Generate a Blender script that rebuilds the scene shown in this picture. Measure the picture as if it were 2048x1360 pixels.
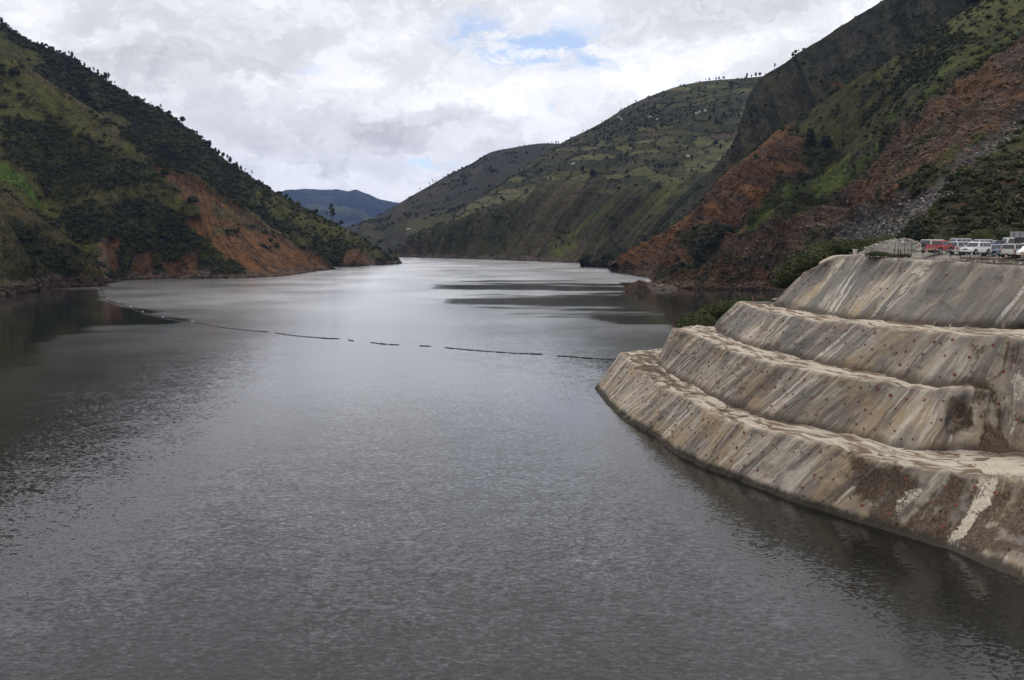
import bpy, bmesh, math, random
import numpy as np
from mathutils import Vector, Matrix

for _o in list(bpy.data.objects):
    bpy.data.objects.remove(_o)
S = bpy.context.scene
C = S.collection
R = math.radians
rnd = random.Random(7)

# ------------------------------------------------------------------ camera
CAM_H = 30.0                     # metres above the water (z = 0)
F = 1700.0                       # focal length in pixels of a 2048 x 1360 frame
TH = math.atan(210.0 / 1700.0)   # pitch below the horizontal
cam_d = bpy.data.cameras.new('camera')
cam_d.sensor_width = 36.0
cam_d.lens = 36.0 * F / 2048.0
cam_d.clip_start = 0.5
cam_d.clip_end = 30000.0
cam = bpy.data.objects.new('camera', cam_d)
C.objects.link(cam)
cam.location = (0, 0, CAM_H)
cam.rotation_euler = (math.pi / 2 - TH, 0, 0)
S.camera = cam

# ------------------------------------------------------------------ render look
S.view_settings.view_transform = 'Standard'
S.view_settings.look = 'None'
S.view_settings.exposure = 0.0
S.view_settings.gamma = 1.0
S.view_settings.use_curve_mapping = False
S.render.engine = 'CYCLES'
S.cycles.max_bounces = 6
S.cycles.diffuse_bounces = 2
S.cycles.glossy_bounces = 3
S.cycles.transmission_bounces = 3
S.cycles.volume_bounces = 0
S.cycles.transparent_max_bounces = 6
S.cycles.caustics_reflective = False
S.cycles.caustics_refractive = False
S.cycles.use_denoising = True


# ------------------------------------------------------------------ node helper
class NT:
    def __init__(s, tree):
        s.t = tree
        s.t.nodes.clear()

    def n(s, kind, ins=None, **props):
        nd = s.t.nodes.new(kind)
        for k, v in props.items():
            setattr(nd, k, v)
        for k, v in (ins or {}).items():
            s.put(nd.inputs[k], v)
        return nd

    def put(s, sock, v):
        if isinstance(v, bpy.types.NodeSocket):
            s.t.links.new(v, sock)
        else:
            sock.default_value = v

    def math(s, op, a, b=0.0, c=None, clamp=False):
        nd = s.t.nodes.new('ShaderNodeMath')
        nd.operation = op
        nd.use_clamp = clamp
        s.put(nd.inputs[0], a)
        s.put(nd.inputs[1], b)
        if c is not None:
            s.put(nd.inputs[2], c)
        return nd.outputs[0]

    def vmath(s, op, a, b=(0, 0, 0), out=0):
        nd = s.t.nodes.new('ShaderNodeVectorMath')
        nd.operation = op
        s.put(nd.inputs[0], a)
        s.put(nd.inputs[1], b)
        return nd.outputs['Value'] if op in ('LENGTH', 'DOT_PRODUCT', 'DISTANCE') else nd.outputs[0]

    def mix(s, f, a, b, blend='MIX'):
        nd = s.t.nodes.new('ShaderNodeMix')
        nd.data_type = 'RGBA'
        nd.blend_type = blend
        s.put(nd.inputs[0], f)
        s.put(nd.inputs[6], a if isinstance(a, bpy.types.NodeSocket) else (*a[:3], 1))
        s.put(nd.inputs[7], b if isinstance(b, bpy.types.NodeSocket) else (*b[:3], 1))
        return nd.outputs[2]

    def noise(s, vec, scale, detail=4, rough=0.55, lac=2.0, dist=0.0, out='Fac', dims='3D'):
        nd = s.t.nodes.new('ShaderNodeTexNoise')
        nd.noise_dimensions = dims
        s.put(nd.inputs['Vector'], vec)
        nd.inputs['Scale'].default_value = scale
        nd.inputs['Detail'].default_value = detail
        nd.inputs['Roughness'].default_value = rough
        nd.inputs['Lacunarity'].default_value = lac
        nd.inputs['Distortion'].default_value = dist
        return nd.outputs[out]

    def rng(s, v, a, b, c=0.0, d=1.0, smooth=True):
        nd = s.t.nodes.new('ShaderNodeMapRange')
        nd.interpolation_type = 'SMOOTHSTEP' if smooth else 'LINEAR'
        nd.clamp = True
        s.put(nd.inputs[0], v)
        for i, x in enumerate((a, b, c, d)):
            s.put(nd.inputs[i + 1], x)
        return nd.outputs[0]

    def scale(s, vec, sx, sy, sz, off=(0, 0, 0)):
        nd = s.t.nodes.new('ShaderNodeMapping')
        s.put(nd.inputs[0], vec)
        nd.inputs['Location'].default_value = off
        nd.inputs['Scale'].default_value = (sx, sy, sz)
        return nd.outputs[0]


# ------------------------------------------------------------------ pixel <-> world (only used to measure the place)
ct, st = math.cos(TH), math.sin(TH)


def ray(px, py):
    a = (px - 1024.0) / F
    b = (680.0 - py) / F
    return np.array([a, ct + b * st, -st + b * ct])


def PZ(px, py, z=0.0):
    """world point where a sight line meets the level z"""
    d = ray(px, py)
    t = (z - CAM_H) / d[2]
    return np.array([d[0] * t, d[1] * t, z])


def PD(px, py, D):
    """world point on a sight line at the distance D"""
    d = ray(px, py)
    t = D / d[1]
    return np.array([d[0] * t, D, CAM_H + d[2] * t])


def to_px(P):
    P = np.asarray(P, dtype=float)
    x = P[..., 0]
    y = P[..., 1]
    z = P[..., 2] - CAM_H
    dep = y * ct - z * st
    up = y * st + z * ct
    dep = np.where(dep < 0.5, 0.5, dep)
    return np.stack([1024 + F * x / dep, 680 - F * up / dep], -1)


# ------------------------------------------------------------------ world: cloudy daylight
W = bpy.data.worlds.new('World')
S.world = W
W.use_nodes = True
g = NT(W.node_tree)
SUN_EL, SUN_AZ = R(62), R(14)     # azimuth measured from +Y towards +X
gen = g.n('ShaderNodeTexCoord').outputs['Generated']
sky = g.n('ShaderNodeTexSky', sky_type='NISHITA', sun_disc=False, sun_elevation=SUN_EL, sun_rotation=SUN_AZ,
          altitude=2000.0, air_density=1.0, dust_density=0.6, ozone_density=1.0)


def dirv(px, py):
    d = ray(px, py)
    return d / np.linalg.norm(d)


def blob(px, py, wx, wy, warp, inner=0.35):
    """soft patch of sky round a direction, half sizes in pixels"""
    v = dirv(px, py)
    d = g.vmath('SUBTRACT', warp, tuple(v))
    q = g.vmath('MULTIPLY', d, (F / wx, F / max(wx, wy), F / wy))
    return g.rng(g.vmath('LENGTH', q), inner, 1.0, 1.0, 0.0)


nz = g.n('ShaderNodeTexNoise', {'Vector': g.scale(gen, 1, 1, 1.6), 'Scale': 9.0, 'Detail': 6.0, 'Roughness': 0.6})
wv = g.vmath('SUBTRACT', nz.outputs['Color'], (0.5, 0.5, 0.5))
warp = g.vmath('ADD', gen, g.vmath('MULTIPLY', wv, (0.20, 0.12, 0.13)))
warp2 = g.vmath('ADD', gen, g.vmath('MULTIPLY', wv, (0.22, 0.10, 0.05)))
big = g.noise(g.scale(warp, 1, 1, 2.2, (3.1, 0.4, 1.7)), 3.2, 6, 0.58)
puff = g.noise(g.scale(warp, 1, 1, 1.5, (0.3, 2.4, 0.9)), 9.0, 9, 0.60)
bright = g.math('ADD', g.math('MULTIPLY', big, 0.65), g.math('MULTIPLY', puff, 0.55))
bright = g.rng(bright, 0.46, 0.70, 0.0, 1.0)
fluff = g.noise(g.scale(warp, 1, 1, 1.9, (7.7, 1.1, 4.2)), 15.0, 10, 0.62)
heap = g.math('SUBTRACT', g.rng(fluff, 0.45, 0.57), 0.5)
grey = None
for (px, py, wx, wy, k) in ((330, 135, 150, 55, 0.75), (770, 262, 280, 75, 0.70), (1440, 20, 300, 70, 0.75),
                            (170, 130, 60, 50, 0.5), (520, 60, 260, 60, 0.45), (560, 300, 160, 60, 0.7),
                            (950, 235, 150, 45, 0.6), (500, 130, 60, 60, 0.5), (690, 330, 160, 30, 0.6),
                            (450, 210, 90, 50, 0.35), (300, 20, 300, 50, 0.4)):
    b = g.math('MULTIPLY', blob(px, py, wx, wy, warp, 0.2), k)
    grey = b if grey is None else g.math('MAXIMUM', grey, b)
white = None
for (px, py, wx, wy, k) in ((740, 205, 70, 28, 0.9), (930, 192, 70, 30, 1.0), (1020, 205, 60, 30, 0.9), (640, 360, 110, 22, 0.9),
                            (700, 345, 60, 25, 0.8), (1150, 170, 400, 50, 0.5), (860, 380, 120, 30, 0.7), (600, 180, 300, 40, 0.5)):
    b = g.math('MULTIPLY', blob(px, py, wx, wy, warp, 0.2), k)
    white = b if white is None else g.math('MAXIMUM', white, b)
val = g.math('ADD', 0.98, g.math('MULTIPLY', g.math('SUBTRACT', bright, 0.5), 0.24))
val = g.math('ADD', val, g.math('MULTIPLY', heap, 0.12))
val = g.math('ADD', val, g.math('MULTIPLY', white, 0.18))
val = g.math('SUBTRACT', val, g.math('MULTIPLY', grey, g.math('ADD', 0.12, g.math('MULTIPLY', g.rng(puff, 0.40, 0.60), 0.34))))
# an overcast sky grows brighter overhead and round the veiled sun
el = g.n('ShaderNodeSeparateXYZ', {0: gen}).outputs[2]
sunv = (math.sin(SUN_AZ) * math.cos(SUN_EL), math.cos(SUN_AZ) * math.cos(SUN_EL), math.sin(SUN_EL))
glow = g.rng(g.vmath('DOT_PRODUCT', gen, sunv), 0.80, 1.0, 0.0, 0.45)
val = g.math('MULTIPLY', val, g.math('ADD', g.rng(el, 0.22, 0.9, 1.0, 0.85), glow))
ccol = g.mix(g.rng(val, 0.40, 0.80), (0.97, 0.97, 1.0), (0.985, 0.985, 1.0))
cloud = g.vmath('MULTIPLY', ccol, g.n('ShaderNodeCombineXYZ', {0: val, 1: val, 2: g.math('ADD', val, 0.012)}).outputs[0])
hole = None
for (px, py, wx, wy, k) in ((1100, 92, 230, 66, 1.15), (1190, 118, 140, 36, 1.05), (965, 70, 140, 54, 0.9), (865, 327, 95, 13, 1.1),
                            (1150, 212, 40, 14, 0.7), (960, 130, 90, 14, 0.55), (240, 78, 110, 10, 0.5), (620, 135, 60, 14, 0.4)):
    b = g.math('MULTIPLY', blob(px, py, wx, wy, warp2, 0.1), k)
    hole = b if hole is None else g.math('MAXIMUM', hole, b)
wisp = g.noise(g.scale(warp2, 1, 1, 2.6, (5.0, 1.0, 0.0)), 14.0, 8, 0.62)
hole = g.math('MULTIPLY', hole, g.rng(wisp, 0.40, 0.58), clamp=True)
rare = g.rng(g.noise(g.scale(warp, 1, 1, 2.0, (9.0, 4.0, 2.0)), 4.5, 7, 0.6), 0.68, 0.80, 0.0, 0.8)
hole = g.math('MAXIMUM', hole, rare)
blue = g.vmath('MULTIPLY', sky.outputs[0], (0.145, 0.145, 0.145))
blue = g.mix(0.12, blue, cloud)
fin = g.mix(g.math('MULTIPLY', hole, 0.85), cloud, blue)
bg = g.n('ShaderNodeBackground', {'Color': fin, 'Strength': 1.0})
g.n('ShaderNodeOutputWorld', {'Surface': bg.outputs[0]})

# ------------------------------------------------------------------ sun behind thin cloud
sd = bpy.data.lights.new('sun', 'SUN')
sd.energy = 1.0
sd.angle = R(12)
sd.color = (1.0, 0.95, 0.88)
so = bpy.data.objects.new('sun', sd)
C.objects.link(so)
sdir = Vector((math.sin(SUN_AZ) * math.cos(SUN_EL), math.cos(SUN_AZ) * math.cos(SUN_EL), math.sin(SUN_EL)))
so.rotation_euler = sdir.to_track_quat('Z', 'Y').to_euler()
so.location = (0, 0, 400)


# ------------------------------------------------------------------ numpy noise
def _hash(ix, iy, iz, seed):
    h = (ix.astype(np.int64) * 374761393 + iy.astype(np.int64) * 668265263 + iz.astype(np.int64) * 2147483647 + seed * 1274126177)
    h = (h ^ (h >> 13)) * 1274126177
    h = h & 0xffffffff
    h = (h ^ (h >> 15)) * 2246822519
    h = h & 0xffffffff
    h = h ^ (h >> 13)
    return (h & 0xffff).astype(np.float32) / 32767.5 - 1.0


def vnoise(P, seed=0):
    P = np.asarray(P, dtype=np.float64)
    i = np.floor(P)
    f = P - i
    f = f * f * f * (f * (f * 6 - 15) + 10)
    i = i.astype(np.int64)
    out = 0
    for dx in (0, 1):
        wx = f[..., 0] if dx else 1 - f[..., 0]
        for dy in (0, 1):
            wy = f[..., 1] if dy else 1 - f[..., 1]
            for dz in (0, 1):
                wz = f[..., 2] if dz else 1 - f[..., 2]
                out = out + wx * wy * wz * _hash(i[..., 0] + dx, i[..., 1] + dy, i[..., 2] + dz, seed)
    return out


def fbm(P, oct=4, gain=0.5, lac=2.03, seed=0, ridged=False):
    P = np.asarray(P, dtype=np.float64)
    a, tot, out = 1.0, 0.0, 0
    for k in range(oct):
        n = vnoise(P + 17.3 * k, seed + k * 31)
        if ridged:
            n = 1 - 2 * np.abs(n)
        out = out + a * n
        tot += a
        a *= gain
        P = P * lac
    return out / tot


def sstep(a, b, x):
    t = np.clip((x - a) / (b - a), 0, 1)
    return t * t * (3 - 2 * t)


def poly_sd(p, poly):
    """signed distance to a polygon, positive inside"""
    poly = np.asarray(poly, float)
    x, y = p[..., 0], p[..., 1]
    inside = np.zeros(x.shape, bool)
    dmin = np.full(x.shape, 1e9)
    n = len(poly)
    for k in range(n):
        x1, y1 = poly[k]
        x2, y2 = poly[(k + 1) % n]
        cond = ((y1 > y) != (y2 > y))
        xi = (x2 - x1) * (y - y1) / ((y2 - y1) if y2 != y1 else 1e-9) + x1
        inside ^= cond & (x < xi)
        ex, ey = x2 - x1, y2 - y1
        t = np.clip(((x - x1) * ex + (y - y1) * ey) / (ex * ex + ey * ey + 1e-9), 0, 1)
        dmin = np.minimum(dmin, np.hypot(x - x1 - t * ex, y - y1 - t * ey))
    return np.where(inside, dmin, -dmin)


def line_d(p, line):
    line = np.asarray(line, float)
    dmin = np.full(p.shape[:-1], 1e9)
    for k in range(len(line) - 1):
        x1, y1 = line[k]
        ex, ey = line[k + 1] - line[k]
        t = np.clip(((p[..., 0] - x1) * ex + (p[..., 1] - y1) * ey) / (ex * ex + ey * ey + 1e-9), 0, 1)
        dmin = np.minimum(dmin, np.hypot(p[..., 0] - x1 - t * ex, p[..., 1] - y1 - t * ey))
    return dmin


def crom(pts, u):
    """Catmull-Rom through pts (n, k) at parameters u in 0..n-1"""
    pts = np.asarray(pts, float)
    n = len(pts)
    ext = np.vstack([2 * pts[0] - pts[1], pts, 2 * pts[-1] - pts[-2]])
    k = np.clip(np.floor(u).astype(int), 0, n - 2)
    t = (u - k)[:, None]
    p0, p1, p2, p3 = ext[k], ext[k + 1], ext[k + 2], ext[k + 3]
    m1 = (p2 - p0) * 0.4
    m2 = (p3 - p1) * 0.4
    t2, t3 = t * t, t * t * t
    return (2 * t3 - 3 * t2 + 1) * p1 + (t3 - 2 * t2 + t) * m1 + (-2 * t3 + 3 * t2) * p2 + (t3 - t2) * m2


_ONES = ['', 'first', 'second', 'third', 'fourth', 'fifth', 'sixth', 'seventh', 'eighth', 'ninth', 'tenth', 'eleventh', 'twelfth', 'thirteenth', 'fourteenth', 'fifteenth',
         'sixteenth', 'seventeenth', 'eighteenth', 'nineteenth']
_TENS = {2: ('twenty', 'twentieth'), 3: ('thirty', 'thirtieth'), 4: ('forty', 'fortieth'), 5: ('fifty', 'fiftieth'), 6: ('sixty', 'sixtieth'), 7: ('seventy', 'seventieth')}


def nth(k):
    if k < 20:
        return _ONES[k]
    t, o = divmod(k, 10)
    return _TENS[t][1] if o == 0 else _TENS[t][0] + '-' + _ONES[o]


# ------------------------------------------------------------------ mesh helpers
def np_mesh(name, V, Q, mat=None, smooth=True, cols=None, uv=None):
    """mesh from numpy: V (n,3), Q (m,4) or (m,3)"""
    me = bpy.data.meshes.new(name)
    V = np.ascontiguousarray(V, dtype=np.float32)
    Q = np.ascontiguousarray(Q, dtype=np.int32)
    k = Q.shape[1]
    me.vertices.add(len(V))
    me.vertices.foreach_set('co', V.ravel())
    me.loops.add(Q.size)
    me.loops.foreach_set('vertex_index', Q.ravel())
    me.polygons.add(len(Q))
    me.polygons.foreach_set('loop_start', np.arange(0, Q.size, k, dtype=np.int32))
    me.polygons.foreach_set('loop_total', np.full(len(Q), k, dtype=np.int32))
    me.polygons.foreach_set('use_smooth', np.full(len(Q), smooth, dtype=bool))
    for nm, arr in (cols or {}).items():
        a = me.attributes.new(nm, 'FLOAT_COLOR', 'POINT')
        c = np.ones((len(V), 4), np.float32)
        c[:, :arr.shape[1]] = arr
        a.data.foreach_set('color', c.ravel())
    if uv is not None:
        l = me.uv_layers.new(name='UVMap')
        l.data.foreach_set('uv', np.ascontiguousarray(uv[Q.ravel()], dtype=np.float32).ravel())
    if mat:
        me.materials.append(mat)
    me.update()
    me.validate()
    return me


def grid_q(nr, nc):
    i = np.arange(nr * nc).reshape(nr, nc)
    return np.stack([i[:-1, :-1].ravel(), i[:-1, 1:].ravel(), i[1:, 1:].ravel(), i[1:, :-1].ravel()], 1)


def link(name, me, parent=None, loc=None, rot=None, kind=None, label=None, cat=None, group=None):
    o = bpy.data.objects.new(name, me)
    C.objects.link(o)
    if parent is not None:
        o.parent = parent
    if loc is not None:
        o.location = loc
    if rot is not None:
        o.rotation_euler = rot
    for k, v in (('kind', kind), ('label', label), ('category', cat), ('group', group)):
        if v:
            o[k] = v
    return o


def thing(name, label, cat, loc=(0, 0, 0), rotz=0.0, group=None):
    return link(name, None, loc=loc, rot=(0, 0, rotz), label=label, cat=cat, group=group)


class MB:
    """collects simple shapes into one mesh"""

    def __init__(s):
        s.v, s.f, s.m = [], [], []
        s.mi = 0

    def add(s, vs, fs):
        o = len(s.v)
        s.v += [tuple(map(float, v)) for v in vs]
        s.f += [tuple(i + o for i in f) for f in fs]
        s.m += [s.mi] * len(fs)

    def box(s, x0, x1, y0, y1, z0, z1, M=None):
        vs = [(x, y, z) for z in (z0, z1) for y in (y0, y1) for x in (x0, x1)]
        if M is not None:
            vs = [M @ Vector(v) for v in vs]
        s.add(vs, [(0, 2, 3, 1), (4, 5, 7, 6), (0, 1, 5, 4), (2, 6, 7, 3), (0, 4, 6, 2), (1, 3, 7, 5)])

    def tube(s, pts, rads, n=6, cap=True):
        pts = [Vector(p) for p in pts]
        if not hasattr(rads, '__len__'):
            rads = [rads] * len(pts)
        rings = []
        for i, p in enumerate(pts):
            a = pts[max(i - 1, 0)]
            b = pts[min(i + 1, len(pts) - 1)]
            t = (b - a).normalized()
            u = t.orthogonal().normalized() if abs(t.z) > 0.9 else t.cross(Vector((0, 0, 1))).normalized()
            w = t.cross(u)
            rings.append([p + (u * math.cos(2 * math.pi * k / n) + w * math.sin(2 * math.pi * k / n)) * rads[i] for k in range(n)])
        vs = [v for r in rings for v in r]
        fs = []
        for i in range(len(pts) - 1):
            for k in range(n):
                fs.append((i * n + k, i * n + (k + 1) % n, (i + 1) * n + (k + 1) % n, (i + 1) * n + k))
        if cap:
            fs.append(tuple(range(n - 1, -1, -1)))
            fs.append(tuple((len(pts) - 1) * n + k for k in range(n)))
        s.add(vs, fs)

    def prism(s, poly, y0, y1, f=None):
        """polygon in x,z extruded along y"""
        n = len(poly)
        vs = [(x, y0, z) for x, z in poly] + [(x, y1, z) for x, z in poly]
        if f:
            vs = [f(v) for v in vs]
        s.add(vs, [tuple(range(n)), tuple(range(2 * n - 1, n - 1, -1))] + [(k, k + n, (k + 1) % n + n, (k + 1) % n) for k in range(n)])

    def mesh(s, name, mats, smooth=False, bevel=0.0):
        me = bpy.data.meshes.new(name)
        me.from_pydata(s.v, [], s.f)
        for m in (mats if isinstance(mats, (list, tuple)) else [mats]):
            me.materials.append(m)
        me.polygons.foreach_set('material_index', s.m)
        bm = bmesh.new()
        bm.from_mesh(me)
        bmesh.ops.recalc_face_normals(bm, faces=bm.faces)
        if bevel:
            bmesh.ops.bevel(bm, geom=list(bm.edges), offset=bevel, segments=1, affect='EDGES', clamp_overlap=True)
        bm.to_mesh(me)
        bm.free()
        me.polygons.foreach_set('use_smooth', [smooth] * len(me.polygons))
        me.update()
        return me


def mat(name):
    m = bpy.data.materials.new(name)
    m.use_nodes = True
    t = NT(m.node_tree)
    return m, t


def finish(t, **ins):
    b = t.n('ShaderNodeBsdfPrincipled', ins)
    t.n('ShaderNodeOutputMaterial', {'Surface': b.outputs[0]})
    return b


def plain(name, col, rough=0.6, metal=0.0, var=0.25, scale=3.0, spec=0.5):
    """painted or raw surface with slight wear"""
    m, t = mat(name)
    co = t.n('ShaderNodeTexCoord').outputs['Object']
    n = t.noise(co, scale, 5, 0.6)
    c = t.mix(t.rng(n, 0.3, 0.75), [x * (1 - var) for x in col], [min(1, x * (1 + var * 0.6)) for x in col])
    finish(t, **{'Base Color': c, 'Roughness': rough, 'Metallic': metal, 'Specular IOR Level': spec})
    return m
# ================================================================== MATERIALS OF THE LAND
def land_mat(name, fine=0.9, bumps=1.0, rock=False):
    m, t = mat(name)
    geo = t.n('ShaderNodeNewGeometry').outputs['Position']
    col = t.n('ShaderNodeVertexColor', layer_name='Col').outputs['Color']
    zone = t.n('ShaderNodeVertexColor', layer_name='Zone')
    sep = t.n('ShaderNodeSeparateColor', {0: zone.outputs['Color']})
    n1 = t.noise(geo, 0.9 * fine, 6, 0.68)
    n2 = t.noise(geo, 0.16 * fine, 5, 0.62)
    k = t.math('ADD', t.rng(n1, 0.32, 0.70, 0.22, 1.20), t.rng(n2, 0.36, 0.66, -0.18, 0.26))
    c = t.vmath('MULTIPLY', col, t.n('ShaderNodeCombineXYZ', {0: k, 1: k, 2: k}).outputs[0])
    # loose stones: pale chips on bare ground
    vor = t.n('ShaderNodeTexVoronoi', {'Vector': t.scale(geo, 1, 1, 1.6), 'Scale': 0.55}, feature='F1')
    vs = t.n('ShaderNodeSeparateColor', {0: vor.outputs['Color']})
    chip = t.math('MULTIPLY', t.rng(vs.outputs[0], 0.62, 0.72), t.rng(vor.outputs['Distance'], 0.30, 0.55, 1.0, 0.0))
    chip = t.math('MULTIPLY', chip, sep.outputs[0])
    pale = t.mix(vs.outputs[1], (0.19, 0.15, 0.125), (0.19, 0.085, 0.05))
    c = t.mix(t.math('MULTIPLY', chip, 0.6), c, pale)
    h = t.math('ADD', t.math('MULTIPLY', n1, 0.9), t.math('MULTIPLY', n2, 2.5))
    h = t.math('ADD', h, t.math('MULTIPLY', chip, 0.6))
    bp = t.n('ShaderNodeBump', {'Strength': 0.9, 'Distance': 1.1 * bumps, 'Height': h})
    finish(t, **{'Base Color': c, 'Roughness': 0.95, 'Specular IOR Level': 0.15, 'Normal': bp.outputs[0]})
    return m


M_LAND = land_mat('hill_ground')
M_FAR = land_mat('far_hill_ground', fine=0.25, bumps=2.0)

SCRUB = np.array([0.024, 0.028, 0.010])
GRASS = np.array([0.105, 0.105, 0.024])
OLIVE = np.array([0.052, 0.053, 0.016])
DRY = np.array([0.088, 0.068, 0.036])
LUSH = np.array([0.070, 0.120, 0.016])
EARTH = np.array([0.180, 0.086, 0.033])
EARTHD = np.array([0.092, 0.050, 0.027])
ROCKB = np.array([0.072, 0.050, 0.034])
SCREE = np.array([0.105, 0.095, 0.090])
SHORE = np.array([0.190, 0.140, 0.105])
BLACK = np.array([0.030, 0.026, 0.022])


def lerp(a, b, m):
    return a + (np.asarray(b) - a) * m[..., None]


def hill(name, rows, seg, nu, relief, paint, material, label):
    """loft a hillside through measured rows (foot to crest, then down the far side), then erode it with noise"""
    rows = [np.asarray(r, float) for r in rows]
    n = len(rows[0])
    u = np.linspace(0, n - 1, nu)
    Rw = np.stack([crom(r, u) for r in rows], 0)             # (rows, nu, 3)
    out, vv = [], []
    for k in range(len(rows) - 1):
        m = seg[k]
        for j in range(m):
            f = j / m
            out.append(Rw[k] * (1 - f) + Rw[k + 1] * f)
            vv.append(k + f)
    out.append(Rw[-1])
    vv.append(len(rows) - 1)
    P = np.stack(out, 0)
    # relax the loft's creases
    for _ in range(3):
        P[1:-1] = P[1:-1] * 0.5 + (P[:-2] + P[2:]) * 0.25
    vv = np.array(vv)[:, None] * np.ones((1, nu))
    uu = np.ones((len(vv), 1)) * u[None]
    du = np.gradient(P, axis=1)
    dv = np.gradient(P, axis=0)
    N = np.cross(du, dv)
    N /= np.linalg.norm(N, axis=-1, keepdims=True) + 1e-9
    if N[len(N) // 3].mean(0)[2] < 0:
        N = -N
    px0 = to_px(P)
    d = relief(P, px0, uu, vv)
    P = P + N * d[..., None]
    px = to_px(P)
    col, zone, dens = paint(P, px0, uu, vv)
    # bare rock just above the water line
    cc = np.clip(col, 0.004, 0.6).reshape(-1, 3)
    me = np_mesh(name, P.reshape(-1, 3), grid_q(*P.shape[:2]), material,
                 cols={'Col': cc, 'Zone': zone.reshape(-1, zone.shape[-1])})
    o = link(name, me, kind='structure', label=label)
    du = np.gradient(P, axis=1)
    dv = np.gradient(P, axis=0)
    N = np.cross(du, dv)
    A = np.linalg.norm(N, axis=-1)
    N /= A[..., None] + 1e-9
    if N[len(N) // 3].mean(0)[2] < 0:
        N = -N
    return dict(o=o, P=P, px=px, N=N, A=A, dens=dens, vv=vv, name=name)


def down(row, dz, dx=0, dy=0):
    r = np.array(row, float)
    return r + np.array([dx, dy, dz])


def shore_mix(P, col, zone, seed, top=5.0, amount=1.0):
    n = fbm(P * 0.06, 4, seed=seed)
    m = sstep(top + 2.5, top - 2.5, P[..., 2] + n * 4.5) * amount
    k = 0.75 + 0.5 * fbm(P * 0.2, 3, seed=seed + 9)
    col = lerp(col, SHORE, m * 0.8) * np.where(m[..., None] > 0.01, 1 + (k[..., None] - 1) * m[..., None], 1)
    wet = sstep(1.2, 0.2, P[..., 2])
    col = lerp(col, [0.035, 0.030, 0.026], wet * 0.8)
    zone = np.maximum(zone, m)
    return col, zone, m


def pm(px, P, poly, soft=6, jit=14, scale=0.05, seed=0, aniso=None):
    """ragged mask of a patch outlined on the slope"""
    sd = poly_sd(px, poly)
    n = fbm(P * scale, 4, seed=seed)
    return sstep(-soft, soft, sd + n * jit)


# ================================================================== LEFT BANK
# far ridge of the left bank (skyline)
rA1 = [PD(-330, -160, 800), PD(-200, -85, 820), PD(0, 42, 840), PD(60, 80, 850), PD(130, 106, 860), PD(220, 164, 870), PD(300, 208, 880),
       PD(360, 243, 885), PD(430, 302, 890), PD(480, 340, 890), PD(530, 370, 890), PD(600, 411, 890), PD(660, 441, 895), PD(720, 473, 900),
       PD(760, 499, 915), PD(798, 527, 925)]
bA1 = []
for k in range(13):
    f = k / 12.0
    bA1.append(np.array([-330 + 160 * f, 620 + 200 * f, -1.0]))
bA1 += [PZ(700, 533), PZ(755, 530), PZ(800, 527.5)]
kA1 = [p + np.array([-130, 130, -0.45 * max(p[2], 4)]) for p in rA1]
k2A1 = [p + np.array([-260, 300, -0.9 * max(p[2], 4) - 6]) for p in rA1]


def rel_A1(P, px, u, v):
    fade = np.clip(np.minimum(v - 0.6, 2.05 - v) * 2.2, 0.05, 1)
    fade = np.where(v > 2.0, 0.25, fade)
    g = fbm(np.stack([u * 1.1, v * 0.5, 0 * u], -1), 4, ridged=True, seed=3)
    return fade * (10 * g + 4.0 * fbm(P * 0.02, 5, seed=5)) + 0.8 * fbm(P * 0.12, 3, seed=6)


def paint_A1(P, px, u, v):
    n = fbm(P * 0.010, 5, seed=11)
    n2 = fbm(P * 0.045, 4, seed=12)
    grass = sstep(0.05, 0.4, n + 0.3 * n2)
    col = SCRUB + 0 * P
    col = lerp(col, OLIVE, sstep(-0.25, 0.3, n2) * 0.7)
    col = lerp(col, GRASS * 0.8, grass * 0.7)
    # light grassy shoulder down the crest towards the point
    cr = np.exp(-(line_d(px, [(520, 395), (600, 440), (680, 470), (740, 505)]) / 22) ** 2)
    col = lerp(col, GRASS, cr * 0.75)
    low = pm(px, P, [(640, 490), (700, 470), (790, 520), (760, 530), (700, 535), (640, 535)], 8, 14, seed=13)
    col = lerp(col, OLIVE, low * 0.6)
    br = np.exp(-(line_d(px, [(0, 128), (100, 195), (160, 235), (225, 275), (300, 320)]) / 9) ** 2)
    col = lerp(col, DRY * 1.1, br * 0.6 * sstep(-0.3, 0.2, n2))
    zone = np.zeros(P.shape[:2])
    scar = pm(px, P, [(690, 518), (700, 508), (722, 512), (752, 524), (740, 533), (690, 535)], 3, 5, 0.1, seed=14)
    col = lerp(col, EARTH * 0.75, scar * 0.9)
    zone = np.maximum(zone, scar)
    col, zone, sm = shore_mix(P, col, zone, 15, 3.2)
    dens = np.clip(1.05 - 1.1 * grass - 0.9 * cr, 0.02, 1) * (1 - np.maximum(scar, sm))
    dens = np.where(P[..., 2] < 3, 0, dens)
    return col, zone[..., None], dens


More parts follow.
